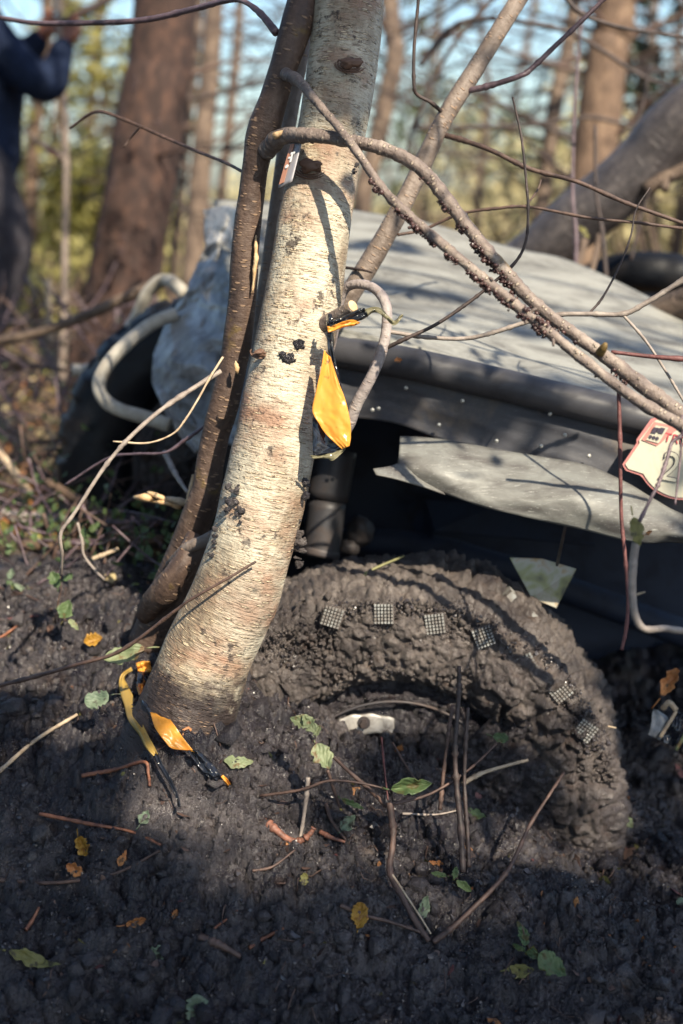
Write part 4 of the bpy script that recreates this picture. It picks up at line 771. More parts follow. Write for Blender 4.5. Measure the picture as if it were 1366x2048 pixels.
def leaf(label, px, py, L, Wd, ang, mat, kind='oval', d=None, fold=0.3, curl=0.25, seed=0, face=0.5, group=None, name='leaf', stalk=0.35, lift=0.003, parent=None):
    """ang: direction of the tip in the picture (deg, 0 = right, 90 = up); face: 0 lies on the slope, 1 turned to the lens"""
    p = P(px, py, d) if d is not None else G(px, py, lift); dd = float((p - CAM) @ FW)
    nrm = gnormal(p[0], p[1]) if d is None else np.array([0, -0.5, 0.86]); nrm = nrm * (1 - face) + (-FW * 0.95 + np.array([0.15, 0, 0.3])) * face + rng.normal(0, 0.12, 3); nrm /= np.linalg.norm(nrm)
    dr = math.cos(R(ang)) * RT + math.sin(R(ang)) * UP; dr = dr - nrm * (dr @ nrm); dr /= np.linalg.norm(dr); bx_ = np.cross(nrm, dr)
    V, F, uv = leaf_mesh(PX(L * 0.9, dd), PX(Wd * 0.9, dd), kind, fold * 1.3, curl * 1.5, seed)
    uvl = np.array([uv[i] for f in F for i in f])
    if stalk:
        l = PX(L, dd); tv, tf, tu = tube([(-l / 2, 0, 0.25 * curl * l), (-l * (0.5 + stalk * 0.5), 0.02 * l, 0.05 * l), (-l * (0.5 + stalk), 0.06 * l, -0.02 * l)], l * 0.014 + 0.0003, n=6, segs=5); o = len(V)
        V = np.vstack([V, tv]); F = F + [tuple(i + o for i in f) for f in tf]; uvl = np.vstack([uvl, tu])
    W_ = p + V[:, :1] * dr + V[:, 1:2] * bx_ + V[:, 2:] * nrm
    o = mesh_obj(name, W_, F, mat, parent, uvl, base=None if parent is not None else p); solid(o, 0.0005)
    if parent is None: tag(o, label, 'leaf', group)
    elif label: o['label'] = label
    return o
leaf('rounded grey-green leaf with stalk on mud beside the muddy tape', 194, 1399, 56, 44, 200, 'leaf_grey', 'round', face=0.7, d=2.66, seed=1, fold=0.1, curl=0.1)
leaf('large pale green leaf on mud under the thin slanting twig', 246, 1310, 96, 42, 200, 'leaf_pale', 'oval', d=2.70, face=0.7, seed=2, fold=0.25)
leaf('pale green and tan leaf lying by the end of the ground tape', 476, 1537, 68, 32, 5, 'leaf_pale', 'oval', face=0.75, seed=3, stalk=0, fold=0.15)
leaf('crumpled yellow leaf scrap on mud above the rounded leaf', 187, 1307, 42, 30, 20, 'leaf_yellow', 'oval', face=0.6, seed=34, stalk=0, fold=0.5, curl=0.3, lift=0.022)
leaf('round cream leaf on top of the mud mound', 219, 1163, 32, 24, 40, 'leaf_cream', 'round', face=0.8, seed=7, stalk=0)
leaf('blurred round grey-green leaf behind the mud mound', 103, 1132, 36, 34, 80, 'leaf_grey', 'round', d=3.5, face=0.9, seed=8, stalk=0)
leaf('small green lobed leaf on the tyre mud', 1001, 1476, 36, 24, -10, 'leaf_green', 'lobed', d=2.80, face=0.8, seed=9)
leaf('crinkled green leaf on mud right of the dark upright stems', 950, 1637, 50, 24, -5, 'leaf_green', 'serrated', face=0.6, seed=10)
leaf('small grey-green leaf standing in mud below the orange twig', 289, 1643, 34, 24, 65, 'leaf_grey', 'serrated', face=0.7, seed=11)
leaf('crumpled yellow and brown leaf in the mud', 168, 1700, 48, 34, -60, 'leaf_yellow', 'lobed', face=0.6, seed=12, fold=0.8, curl=0.6)
leaf('orange-yellow leaf standing in shaded mud', 718, 1840, 58, 40, 80, 'leaf_yellow', 'lobed', face=0.8, seed=13, fold=0.5)
leaf('pale green blurred leaf beside the bent bare twig', 848, 1824, 52, 26, 70, 'leaf_grey', 'oval', face=0.8, seed=14)
leaf('dull olive leaf lying flat below the green seedling', 1032, 1953, 80, 28, 185, 'leaf_olive', 'oval', face=0.35, seed=15)
leaf('long curved olive leaf in the dark mud corner', 72, 1930, 124, 30, -18, 'leaf_olive', 'long', face=0.55, seed=16, curl=0.5)
leaf('small curled orange-brown leaf in dark mud', 272, 1853, 46, 20, 15, 'leaf_orange', 'lobed', face=0.7, seed=17, fold=0.7)
leaf('round two-lobed green leaf at the bottom of the picture', 393, 2032, 62, 56, 88, 'leaf_grey', 'round', face=0.9, seed=18, fold=0.35, stalk=0)
leaf('bright green leaf tip by the foot of the tyre', 1251, 1651, 36, 30, 140, 'leaf_pale', 'oval', face=0.8, seed=19, stalk=0)
leaf('small pale green leaf at the frame edge on shaded mud', 1362, 1808, 30, 20, 30, 'leaf_grey', 'oval', face=0.7, seed=20, stalk=0)
leaf('ragged grey-green leaf remains in dark mud', 315, 1915, 48, 34, 20, 'leaf_grey', 'lobed', face=0.4, seed=21, stalk=0, fold=0.6)
leaf('tiny brown leaf stuck on the dark side rail', 796, 721, 18, 12, 10, 'leaf_orange', 'lobed', d=2.925, face=0.9, seed=22, stalk=0)
leaf('hanging green leaf yellowing at its tip in front of the torn panel', 1270, 1064, 66, 36, -82, 'leaf_olive', 'oval', d=2.24, face=0.95, seed=23, stalk=0.3)
leaf('small curled brown leaf beside the hanging green leaf', 1297, 1066, 22, 9, 30, 'leaf_orange', 'oval', d=2.3, face=0.9, seed=24, stalk=0.2)
leaf('torn orange dry leaf above the silver debris', 1338, 1365, 74, 34, 60, 'leaf_orange', 'lobed', d=2.92, face=0.85, seed=25, fold=0.5)
leaf('small curled orange leaf beside the three-leaf sprig', 872, 1731, 34, 14, -10, 'leaf_orange', 'lobed', face=0.6, seed=26, stalk=0)
leaf('little yellow leaf scrap on mud under the pale upright twig', 608, 1762, 28, 20, 80, 'leaf_olive', 'lobed', face=0.7, seed=27, stalk=0)
leaf('brown leaf scrap in mud near the crumpled yellow leaf', 150, 1745, 44, 26, -30, 'leaf_orange', 'lobed', face=0.5, seed=28, stalk=0)
leaf('curled russet leaf in mud under the root-like stick', 245, 1725, 40, 18, 60, 'leaf_orange', 'long', face=0.5, seed=29, stalk=0)
leaf('small brown leaf scrap beside the short red stick', 350, 1832, 22, 14, 70, 'leaf_orange', 'oval', face=0.6, seed=30, stalk=0)

def plant(label, stem_list, leaves, name='seedling', cat='plant', mat='twig_brown'):
    t = thing(name, label, cat, tuple(G(stem_list[0][0][0][0], stem_list[0][0][0][1])))
    for path, w0, w1 in stem_list:
        pts = px_path(path); tube_obj('stem', pts, np.linspace(PX(w0 / 2, 2.6), PX(w1 / 2, 2.6), len(pts)), mat, t, n=len(pts) * 6, segs=7, knots=0.4)
    for q, (px, py, L, Wd, ang, m_, kind, d, fold, curl) in enumerate(leaves): leaf(None, px, py, L, Wd, ang, m_, kind, d=d, fold=fold, curl=curl, seed=40 + q, face=0.75, parent=t, stalk=0.12)
    return t
plant('seedling with pale green leaves leaning over the hub mud', [([(772, 1612, 2.62), (740, 1580, 2.60), (700, 1545, 2.59), (668, 1515, 2.58), (640, 1495, 2.58), (618, 1470, 2.58)], 9, 6), ([(520, 1592, 2.60), (600, 1580, 2.58), (650, 1563, 2.575), (690, 1562, 2.575), (740, 1570, 2.58), (785, 1582, 2.59)], 6, 4), ([(655, 1540, 2.58), (668, 1580, 2.59), (680, 1615, 2.60)], 7, 5)],
      [(602, 1445, 52, 32, 160, 'leaf_pale', 'serrated', 2.575, 0.5, 0.4), (618, 1448, 50, 30, 120, 'leaf_pale', 'oval', 2.57, 0.4, 0.2), (634, 1462, 26, 18, 60, 'leaf_pale', 'oval', 2.57, 0.5, 0.3), (645, 1514, 64, 46, -65, 'leaf_pale', 'oval', 2.565, 0.35, 0.3), (822, 1573, 92, 34, 8, 'leaf_green', 'oval', 2.58, 0.9, 0.25), (696, 1646, 46, 28, 50, 'leaf_grey', 'oval', 2.59, 0.4, 0.3), (705, 1608, 54, 14, -25, 'leaf_green', 'oval', 2.59, 0.6, 0.3)])
plant('green seedling with broad leaves in shaded mud near the frame bottom', [([(1062, 1905, 2.47), (1056, 1895, 2.47), (1050, 1875, 2.46), (1044, 1850, 2.46)], 5, 3)],
      [(1046, 1872, 46, 28, 85, 'leaf_green', 'oval', 2.455, 0.4, 0.2), (1038, 1852, 22, 12, 110, 'leaf_green', 'oval', 2.46, 0.4, 0.2), (1036, 1895, 30, 14, 150, 'leaf_green', 'oval', 2.46, 0.4, 0.2), (1102, 1930, 78, 46, -38, 'leaf_green', 'serrated', 2.445, 0.3, 0.4), (1068, 1910, 36, 18, -20, 'leaf_green', 'oval', 2.455, 0.4, 0.3)])
plant('three-leaf green sprig in mud below the dark upright stems', [([(895, 1752, 2.56), (908, 1752, 2.55), (915, 1757, 2.55)], 4, 3)],
      [(877, 1749, 36, 14, 170, 'leaf_green', 'oval', 2.555, 0.4, 0.2), (910, 1745, 26, 16, 75, 'leaf_green', 'oval', 2.55, 0.4, 0.2), (926, 1772, 42, 20, -35, 'leaf_green', 'oval', 2.545, 0.35, 0.2)])
plant('small lobed green plant on top of the mud mound', [([(118, 1245, 2.98), (116, 1205, 2.97), (122, 1180, 2.96), (120, 1150, 2.96)], 4, 3)],
      [(110, 1160, 40, 30, 110, 'leaf_green', 'lobed', 2.95, 0.3, 0.2), (136, 1155, 24, 18, 40, 'leaf_green', 'lobed', 2.96, 0.3, 0.2), (132, 1223, 52, 36, 80, 'leaf_green', 'serrated', 2.93, 0.3, 0.3), (147, 1250, 34, 14, -50, 'leaf_pale', 'oval', 2.92, 0.4, 0.3)])
plant('low pale-leaved weed at the frame edge behind the mound', [([(20, 1190, 3.2), (22, 1160, 3.2)], 4, 3)],
      [(22, 1148, 26, 16, 80, 'leaf_grey', 'oval', 3.2, 0.3, 0.2), (24, 1172, 34, 14, -50, 'leaf_green', 'oval', 3.19, 0.3, 0.2), (42, 1178, 36, 14, -40, 'leaf_grey', 'oval', 3.18, 0.3, 0.2), (60, 1185, 26, 12, -60, 'leaf_green', 'oval', 3.18, 0.3, 0.2)])

# ------------------------------------------------------------------ sticks and twigs on the mud
def gstick(label, path, w, mat, lift=0.004, group=None, taper=0.6, kn=0.5, name='twig', cat='twig', rise=None):
    pts = []
    for q, s in enumerate(path):
        p = P(*s) if len(s) > 2 else G(s[0], s[1], lift + (rise[q] if rise else 0)); pts.append(p)
    rr = np.linspace(PX(w / 2, 2.6), PX(w / 2 * taper, 2.6), len(pts)) * 1.0
    o = tube_obj(name, pts, rr, mat, None, n=len(pts) * 9, segs=8, knots=kn, rough=0.15, rscale=60); return tag(o, label, cat, group)
gstick('straight pale brown stick lying diagonally on the mud', [(-60, 1600), (0, 1556), (70, 1492), (155, 1440)], 11, 'twig_pale', 0.008, name='stick', cat='stick')
gstick('orange bent twig with a sharp elbow below the ground tape', [(165, 1565), (230, 1550), (288, 1540), (297, 1560), (300, 1588)], 9, 'twig_orange', 0.01)
gstick('red-brown twig lying in mud above the crumpled yellow leaf', [(80, 1638), (180, 1660), (260, 1675), (322, 1698)], 8, 'twig_orange', 0.007)
gstick('long thin stick crossing the mud from the frame edge', [(-80, 1775), (0, 1778), (110, 1781), (230, 1763), (320, 1725)], 9, 'twig_brown', 0.008)
gstick('long slender twig leaning on the birch foot', [(-60, 1385, 2.80), (60, 1356, 2.74), (150, 1330, 2.69), (240, 1302, 2.65), (350, 1222, 2.59), (380, 1200, 2.575), (450, 1160, 2.56), (512, 1123, 2.56)], 9, 'twig_brown', taper=0.5)
gstick('short orange twig stub in dark mud at the frame edge', [(52, 1870), (66, 1845), (79, 1822)], 8, 'twig_orange')
gstick('thin red twig in dark mud beside a thicker red stick', [(430, 1870), (452, 1848), (475, 1825)], 5, 'twig_orange')
gstick('short straight red stick in dark mud', [(498, 1902), (530, 1885), (567, 1861)], 9, 'twig_orange', name='stick', cat='stick')
gstick('brown root piece half sunk in dark mud', [(400, 1884), (440, 1896), (482, 1916)], 16, 'twig_brown', 0.002)
gstick('pale grey forked twig standing in the lit mud', [(616, 1555, 2.58), (612, 1600, 2.59), (603, 1660, 2.60), (592, 1710, 2.59), (580, 1750, 2.57)], 9, 'twig_grey')
gstick('thick curved orange-red root poking from the mud', [(512, 1636, 2.61), (545, 1655, 2.585), (575, 1678, 2.575), (600, 1682, 2.57), (620, 1668, 2.565), (628, 1655, 2.565)], 17, 'root_bark', taper=0.5, kn=0.9, name='root', cat='root')
gstick('orange-red root end lying right of the curved root', [(640, 1672), (660, 1682), (690, 1688)], 11, 'root_bark', name='root', cat='root')
gstick('bent bare brown twig rising from shaded mud', [(779, 1605, 2.60), (786, 1660, 2.59), (784, 1700, 2.57), (780, 1745, 2.55), (808, 1800, 2.52), (835, 1850, 2.50), (858, 1882, 2.49)], 13, 'twig_brown', taper=0.9)
gstick('pale split splinter beside the bent bare twig', [(784, 1748, 2.545), (808, 1785, 2.525), (835, 1825, 2.505), (862, 1868, 2.49)], 5, 'twig_pale')
gstick('long curved brown shoot rising right toward the tyre', [(866, 1884, 2.49), (905, 1855, 2.50), (955, 1808, 2.52), (1005, 1755, 2.55), (1030, 1715, 2.58), (1060, 1650, 2.62), (1095, 1595, 2.66), (1128, 1545, 2.70)], 11, 'twig_brown', taper=0.55)
gstick('low brown twig joining the bent twigs in dark mud', [(680, 1824), (730, 1848), (780, 1870), (855, 1880)], 9, 'twig_brown', 0.01)
gstick('tall dark muddy stem standing before the hub', [(918, 1332, 2.66), (918, 1380, 2.66), (914, 1440, 2.65), (910, 1500, 2.64), (914, 1580, 2.63), (922, 1660, 2.61), (926, 1745, 2.58)], 8, 'twig_dark', taper=1.5, kn=1.0)
gstick('second dark upright stem close beside the tall one', [(936, 1415, 2.67), (931, 1490, 2.66), (929, 1570, 2.65), (934, 1650, 2.63), (938, 1735, 2.60)], 7, 'twig_dark', taper=1.3, kn=0.9)
gstick('short muddy upright stem left of the tall dark one', [(905, 1410, 2.67), (897, 1470, 2.66), (888, 1540, 2.66), (880, 1620, 2.65)], 7, 'twig_brown', taper=1.2, kn=1.0)
gstick('thin arching twig passing behind the dark upright stems', [(765, 1612, 2.62), (800, 1605, 2.62), (860, 1588, 2.63), (920, 1552, 2.66), (960, 1520, 2.70), (992, 1488, 2.75)], 7, 'twig_brown')
gstick('short pale broken stick on the tyre mud', [(925, 1568, 2.78), (960, 1548, 2.79), (1010, 1532, 2.80), (1056, 1520, 2.81)], 10, 'twig_pale', name='stick', cat='stick')
gstick('thin level twig behind the dark stems', [(805, 1640), (870, 1642), (920, 1634)], 5, 'twig_grey', 0.01)
gstick('thin reddish shoot rising below the hub bracket', [(763, 1475, 2.80), (768, 1530, 2.76), (776, 1600, 2.72)], 5, 'twig_red')
gstick('fine brown twig slanting below the hub bracket', [(785, 1485, 2.82), (808, 1525, 2.80), (835, 1565, 2.78)], 5, 'twig_brown')
gstick('short brown shoot behind the small green leaf', [(652, 1608, 2.64), (660, 1635, 2.62), (672, 1655, 2.61), (692, 1680, 2.60)], 8, 'twig_brown')
gstick('thin twig lying across the mud below the pale forked twig', [(505, 1760), (545, 1742), (590, 1720)], 6, 'twig_brown', 0.008)
gstick('green forked stick on top of the tyre', [(716, 1160, 2.945), (740, 1142, 2.95), (770, 1128, 2.96), (808, 1112, 2.96)], 8, 'twig_green')
gstick('tiny yellow straw poking out beside the tyre', [(1216, 1453, 2.93), (1232, 1456, 2.92)], 5, 'twig_pale')
gstick('fine pale straw lying on the tyre side', [(1020, 1410, 2.90), (1040, 1402, 2.90), (1050, 1398, 2.90)], 4, 'twig_pale')
gstick('brown twig on the mound running from the frame edge', [(-40, 1180), (0, 1188), (60, 1205), (105, 1232), (132, 1256)], 7, 'twig_brown', 0.012)
gstick('short orange twig on the mound at the frame edge', [(-10, 1292), (20, 1272), (46, 1254)], 7, 'twig_orange', 0.01)
gstick('level reddish twig on the mound below the brown twig', [(-20, 1252), (30, 1248), (78, 1246)], 6, 'twig_red', 0.01)
gstick('slender drooping twig ending above the lobed plant', [(442, 742, 2.64), (350, 800, 2.62), (300, 838, 2.61), (250, 885, 2.60), (205, 940, 2.60), (150, 1025, 2.60), (122, 1066, 2.60), (124, 1110, 2.62), (122, 1150, 2.66)], 10, 'twig_grey', taper=0.6)
gstick('thin curved pale twig forking over the bent pipe', [(446, 714, 2.63), (420, 755, 2.62), (398, 795, 2.61), (370, 840, 2.60), (345, 868, 2.60), (295, 886, 2.60), (226, 883, 2.60)], 5, 'twig_pale', taper=0.8)
gstick('grey twig sagging across the black tyre', [(415, 848, 2.85), (370, 880, 2.88), (330, 905, 2.9), (270, 908, 2.95), (215, 917, 3.0), (130, 970, 3.05)], 8, 'twig_purple')
gstick('brown hooked twig on the brush behind the mound', [(155, 1045, 3.1), (164, 1080, 3.1), (168, 1110, 3.1), (190, 1140, 3.1), (210, 1160, 3.1)], 7, 'twig_grey')
gstick('short cut pale stick in the brush behind the mound', [(185, 1118, 3.2), (210, 1108, 3.2), (237, 1098, 3.2)], 11, 'twig_pale', name='stick', cat='stick', taper=0.9)
gstick('pale broken splinter standing beside the sapling foot', [(372, 1018, 2.9), (380, 980, 2.92), (386, 950, 2.94)], 9, 'fresh_wood', name='stick', cat='stick')
gstick('grey broken stick slanting into the sapling foot', [(330, 905, 3.2), (352, 950, 3.1), (375, 985, 3.0)], 15, 'twig_grey', name='stick', cat='stick')
sw = thing('splintered_branch', 'splintered yellow wood of a snapped branch beside the sapling foot', 'branch', tuple(P(330, 1000, 3.0)))
for q, (a_, b_2, w_) in enumerate((((268, 994), (310, 1002), 14), ((295, 985), (345, 1008), 12), ((320, 996), (386, 1012), 16), ((300, 1002), (360, 1015), 10))):
    tube_obj('splinter', px_path([(*a_, 3.0), ((a_[0] + b_2[0]) / 2, (a_[1] + b_2[1]) / 2 - 3, 2.98), (*b_2, 3.0)]), [0.003, PX(w_ / 2, 3), 0.004], 'fresh_wood' if q != 2 else 'twig_pale', sw, n=10, segs=6, rough=0.4, rscale=60)
# silver and black debris at the frame edge
db = thing('crumpled_debris', 'crumpled silver and black plastic debris in the dark by the tyre', 'debris', tuple(P(1330, 1480, 2.95)))
strip('silver_scrap', [(1304, 1418, 1316, 1420, 2.93), (1300, 1455, 1340, 1440, 2.92), (1298, 1470, 1322, 1482, 2.92)], 'silver_sheet', db, n=14, fold=0.006)
strip('black_scrap', [(1318, 1480, 1345, 1430, 2.915), (1350, 1495, 1372, 1425, 2.91)], 'tape_black', db, n=14, fold=0.008)
tube_obj('pale_stalk', px_path([(1320, 1475, 2.90), (1345, 1435, 2.90), (1352, 1422, 2.9)]), 0.004, 'twig_pale', db, segs=8)
tube_obj('pale_stalk', px_path([(1352, 1500, 2.9), (1372, 1465, 2.89)]), 0.004, 'leaf_pale', db, segs=8)
tube_obj('brown_curl', px_path([(1325, 1418, 2.91), (1338, 1405, 2.9), (1352, 1420, 2.9)]), 0.006, 'twig_pale', db, segs=8)
# fine rootlets and bits scattered in the mud: nobody could count them
parts = []
for q in range(170):
    x, y = rng.uniform(-0.75, 0.8), rng.uniform(2.03, 3.2); a = rng.uniform(0, 6.28); l = rng.uniform(0.008, 0.05); pts = []
    for t in np.linspace(-0.5, 0.5, 4):
        xx, yy = x + t * l * math.cos(a) + rng.normal(0, 0.002), y + t * l * math.sin(a) + rng.normal(0, 0.002); pts.append((xx, yy, gz(xx, yy)[0] + 0.0025 + rng.uniform(0, 0.006)))
    parts.append(tube(pts, rng.uniform(0.0005, 0.0016), n=5, segs=4)[:2])
V, F = join(parts); tag(mesh_obj('rootlets', V, F, 'twig_brown'), 'fine broken rootlets scattered through the mud', kind='stuff')

m = 520; x = rng.uniform(-0.75, 0.85, m); y = rng.uniform(2.02, 3.2, m); C = np.stack([x, y, gz(x, y) + 0.001], 1); V, F, uvq = leaf_cloud(C, 0.016 * rng.lognormal(0, 0.45, m), up=0.8)
o = mesh_obj('leaf_scraps', V, F, ['twig_brown', 'leaf_orange', 'leaf_olive', 'twig_red'], None, uvq); o.data.polygons.foreach_set('material_index', np.tile(rng.choice([0, 0, 0, 3, 1, 2], m), 2).astype(np.int32)); tag(o, 'small dirty leaf and bark scraps pressed into the mud', kind='stuff')
# ------------------------------------------------------------------ brush and logs in the middle distance
def wlog(label, a, b, d0, d1, w0, w1, mat, name='log', cat='log', bend=0.0, group=None):
    p0, p1 = P(*a, d0), P(*b, d1); mid = (p0 + p1) / 2 + np.array([0, 0, bend]); o = tube_obj(name, [p0, mid, p1], [PX(w0 / 2, d0), PX((w0 + w1) / 4, d0), PX(w1 / 2, d1)], mat, None, n=16, segs=14, rough=0.1, rscale=15)
    return tag(o, label, cat, group)
wlog('pale fallen log lying level behind the mud mound', (-120, 1022), (270, 1052), 3.95, 3.95, 30, 24, 'vine_bark')
wlog('brown stick crossing the brush toward the sapling foot', (95, 965), (290, 1075), 3.8, 3.6, 20, 18, 'tan_bark', 'stick', 'stick')
wlog('thin tan log low in the brush behind the mound', (40, 1092), (330, 1078), 3.6, 3.55, 22, 18, 'tan_bark')
wlog('dark sagging branch running up to the bent pipes', (-80, 700), (330, 560), 4.6, 4.35, 20, 22, 'forest_bark', 'branch', 'branch', -0.03)
wlog('dark bare branch in the brush at the frame edge', (-60, 715), (130, 740), 4.9, 4.8, 16, 10, 'forest_bark', 'branch', 'branch')
wlog('pale forked stick in the brush at the frame edge', (-20, 880), (60, 985), 4.1, 4.0, 16, 14, 'twig_pale', 'stick', 'stick')
wlog('dark brown log at the frame edge behind the bonnet', (1230, 655), (1460, 580), 3.75, 3.5, 62, 70, 'forest_bark')
wlog('pale thin pole sloping behind the bent pipes', (100, 700), (95, 560), 5.2, 5.2, 16, 12, 'twig_pale', 'stick', 'stick')
parts = []
for q in range(260):
    px, py = rng.uniform(-60, 360), rng.uniform(600, 1125); d = float(np.interp(py, [640, 1110], [5.2, 3.4])) + rng.uniform(-.2, .2); a = rng.uniform(-1.3, 1.3); l = rng.uniform(60, 190)
    parts.append(tube([P(px - l * math.cos(a) / 2, py - l * math.sin(a) / 2, d), P(px + rng.normal(0, 10), py + rng.normal(0, 10), d), P(px + l * math.cos(a) / 2, py + l * math.sin(a) / 2, d + rng.uniform(-.2, .2))], [PX(rng.uniform(2, 4.5), d), PX(2, d), PX(1, d)], n=9, segs=6)[:2])
for q, mm in enumerate(('twig_brown', 'twig_purple')):
    V, F = join(parts[q::2]); tag(mesh_obj('brushwood', V, F, mm), ('tangled brown' if q == 0 else 'tangled purplish') + ' dead twigs in the brush behind the mud mound', kind='stuff')
# leafy undergrowth patches and fallen leaves behind
C = []
for (px, py, d, s, k_) in ((190, 930, 4.0, 0.14, 120), (60, 1060, 3.7, 0.16, 160), (130, 1070, 3.6, 0.12, 120), (260, 1090, 3.5, 0.12, 120), (320, 1060, 3.4, 0.10, 90), (20, 960, 4.2, 0.15, 120), (140, 820, 5.4, 0.3, 160), (40, 840, 5.2, 0.3, 160), (250, 870, 4.8, 0.2, 90), (330, 1110, 3.2, 0.06, 40)):
    C.append(P(px, py, d) + rng.normal(0, 1, (k_, 3)) * np.array([s, s, s * 0.45]))
C = np.vstack(C); V, F, uvq = leaf_cloud(C, rng.uniform(0.015, 0.034, len(C))); tag(mesh_obj('undergrowth', V, F, 'leaf_green', None, uvq), 'low green undergrowth leaves between the sticks', kind='stuff')
m = 9000; x = rng.uniform(-6, 6, m); y = 3.6 + rng.random(m) ** 1.5 * 9; kp = ~((x > -0.3) & (x < 1.6) & (y < 4.4)); x, y = x[kp], y[kp]
C = np.stack([x, y, gz(x, y) + rng.uniform(0.005, 0.05, len(x))], 1); V, F, uvq = leaf_cloud(C, rng.uniform(0.03, 0.07, len(C)), up=1.2)
half = len(C) // 2
o = mesh_obj('leaf_litter', V, F, ['leaf_orange', 'leaf_cream', 'foliage_olive'], None, uvq); o.data.polygons.foreach_set('material_index', np.tile(rng.choice([0, 0, 1, 2], len(C)), 2).astype(np.int32)); tag(o, 'dry fallen leaves covering the forest floor', kind='stuff')

# ------------------------------------------------------------------ background trees
def bg_tree(label, path, w, mat, top=5.5, leaf_m='foliage_olive', clumps=7, spread=1.0, dens=160, name='tree', twigs=11, lsize=0.09, low=False):
    """trunk through pixel points (x, y, d); extended upward to a real crown"""
    pts = [P(*p) for p in path]; dirv = pts[-1] - pts[-2]; dirv /= np.linalg.norm(dirv)
    base = np.array([pts[0][0], pts[0][1], gz(pts[0][0], pts[0][1])[0] - 0.05]); d0 = path[0][2]
    upv = dirv * 0.6 + np.array([0, 0, 0.6]); tip = pts[-1] + upv * (top - pts[-1][2]) / upv[2]
    allp = [base] + pts + [(pts[-1] + tip) / 2, tip]; r = PX(w / 2, d0); rr = [r * 1.35] + list(np.linspace(r * 1.08, r * 0.92, len(pts))) + [r * 0.6, r * 0.15]
    t = thing(name, label, 'tree', tuple(base)); tube_obj('trunk', allp, rr, mat, t, n=40, segs=18, rough=0.06, rscale=6, seed=int(path[0][0]))
    cl = [(pts[-1] * 0.35 + tip * 0.65 + rng.normal(0, [spread, spread, 0.22 * (top - pts[-1][2])]), (spread * 0.45,) * 3) for _ in range(clumps)]
    limbs(t, lambda c: pts[-1] + (tip - pts[-1]) * float(np.clip((c[2] - pts[-1][2]) / (top - pts[-1][2]) - 0.2, 0.02, 0.9)), [c for c, _ in cl], r * 0.3, mat)
    crown(t, cl, dens, lsize, leaf_m)
    for q in range(twigs):      # bare lower twigs, each with side shoots
        s = pts[0] + (pts[-1] - pts[0]) * rng.uniform(0.25, 1); e = s + np.array([rng.choice([-1, 1]) * rng.uniform(0.4, 1.3), rng.uniform(-0.5, 0.5), rng.uniform(-0.3, 0.7)]); md = (s + e) / 2 + rng.normal(0, 0.08, 3)
        br = tube_obj('branch', [s, md, e], [min(r * 0.16, 0.02) + 0.004, 0.007, 0.003], 'twig_dark' if q % 2 else 'twig_brown', t, n=14, segs=6)
        for z in range(3):
            s2 = catmull([s, md, e], 20)[rng.integers(6, 19)]; e2 = s2 + rng.normal(0, 0.25, 3) + (e - s) * 0.25; tube_obj('shoot', [s2, (s2 + e2) / 2 + rng.normal(0, 0.03, 3), e2], [0.005, 0.004, 0.002], 'twig_dark', br, n=8, segs=5)
    return t
bg_tree('thick red-brown trunk behind the bent pipes', [(205, 760, 6.2), (240, 600, 6.2), (275, 400, 6.2), (305, 200, 6.25), (330, 0, 6.3)], 142, 'pine_bark', 6.5, 'foliage_green', 8, 1.3, twigs=3)
bg_tree('slim brown trunk second right of the thick red-brown one', [(385, 560, 8.0), (405, 300, 8.0), (428, 0, 8.1)], 42, 'forest_bark', 7, 'foliage_olive', 6, 1.2, twigs=17)
bg_tree('very thin trunk close beside the thick red-brown one', [(345, 560, 8.6), (370, 300, 8.6), (400, 0, 8.7)], 18, 'forest_bark', 6, 'foliage_olive', 4, 0.9, twigs=2)
bg_tree('thin dark trunk just before the pale gap of sky', [(440, 440, 8.4), (458, 250, 8.4), (480, 0, 8.5)], 20, 'forest_bark', 6, 'foliage_olive', 4, 0.9)
bg_tree('crooked brown trunk right behind the birch', [(722, 430, 7.4), (755, 280, 7.4), (772, 200, 7.4), (790, 100, 7.4), (780, 0, 7.5)], 38, 'forest_bark', 6, 'foliage_olive', 5, 1.0, twigs=17)
bg_tree('tan trunk standing above the fallen grey trunk', [(1150, 560, 6.8), (1175, 400, 6.8), (1200, 220, 6.8), (1215, 100, 6.8), (1235, 0, 6.85)], 86, 'tan_bark', 6.5, 'foliage_olive', 7, 1.2, twigs=17)
bg_tree('slim leaning trunk left of the tan trunk', [(1060, 560, 7.6), (1085, 400, 7.6), (1112, 200, 7.6), (1150, 0, 7.7)], 32, 'forest_bark', 6.2, 'foliage_olive', 5, 1.0, twigs=17)
bg_tree('pale slender trunk beside the person', [(62, 560, 9.5), (66, 300, 9.5), (90, 120, 9.5), (95, 0, 9.5)], 26, 'tan_bark', 6, 'foliage_yellow', 5, 1.0)
bg_tree('thin dark tree stem among the twigs beyond the slanting stem', [(955, 420, 9.5), (975, 200, 9.5), (960, 0, 9.6)], 14, 'forest_bark', 6, 'foliage_green', 5, 1.0, twigs=7)
bg_tree('dark evergreen tree in the upper corner of the picture', [(1420, 480, 8.0), (1415, 200, 8.0), (1410, 0, 8.0)], 60, 'forest_bark', 6, 'foliage_dark', 5, 0.9)
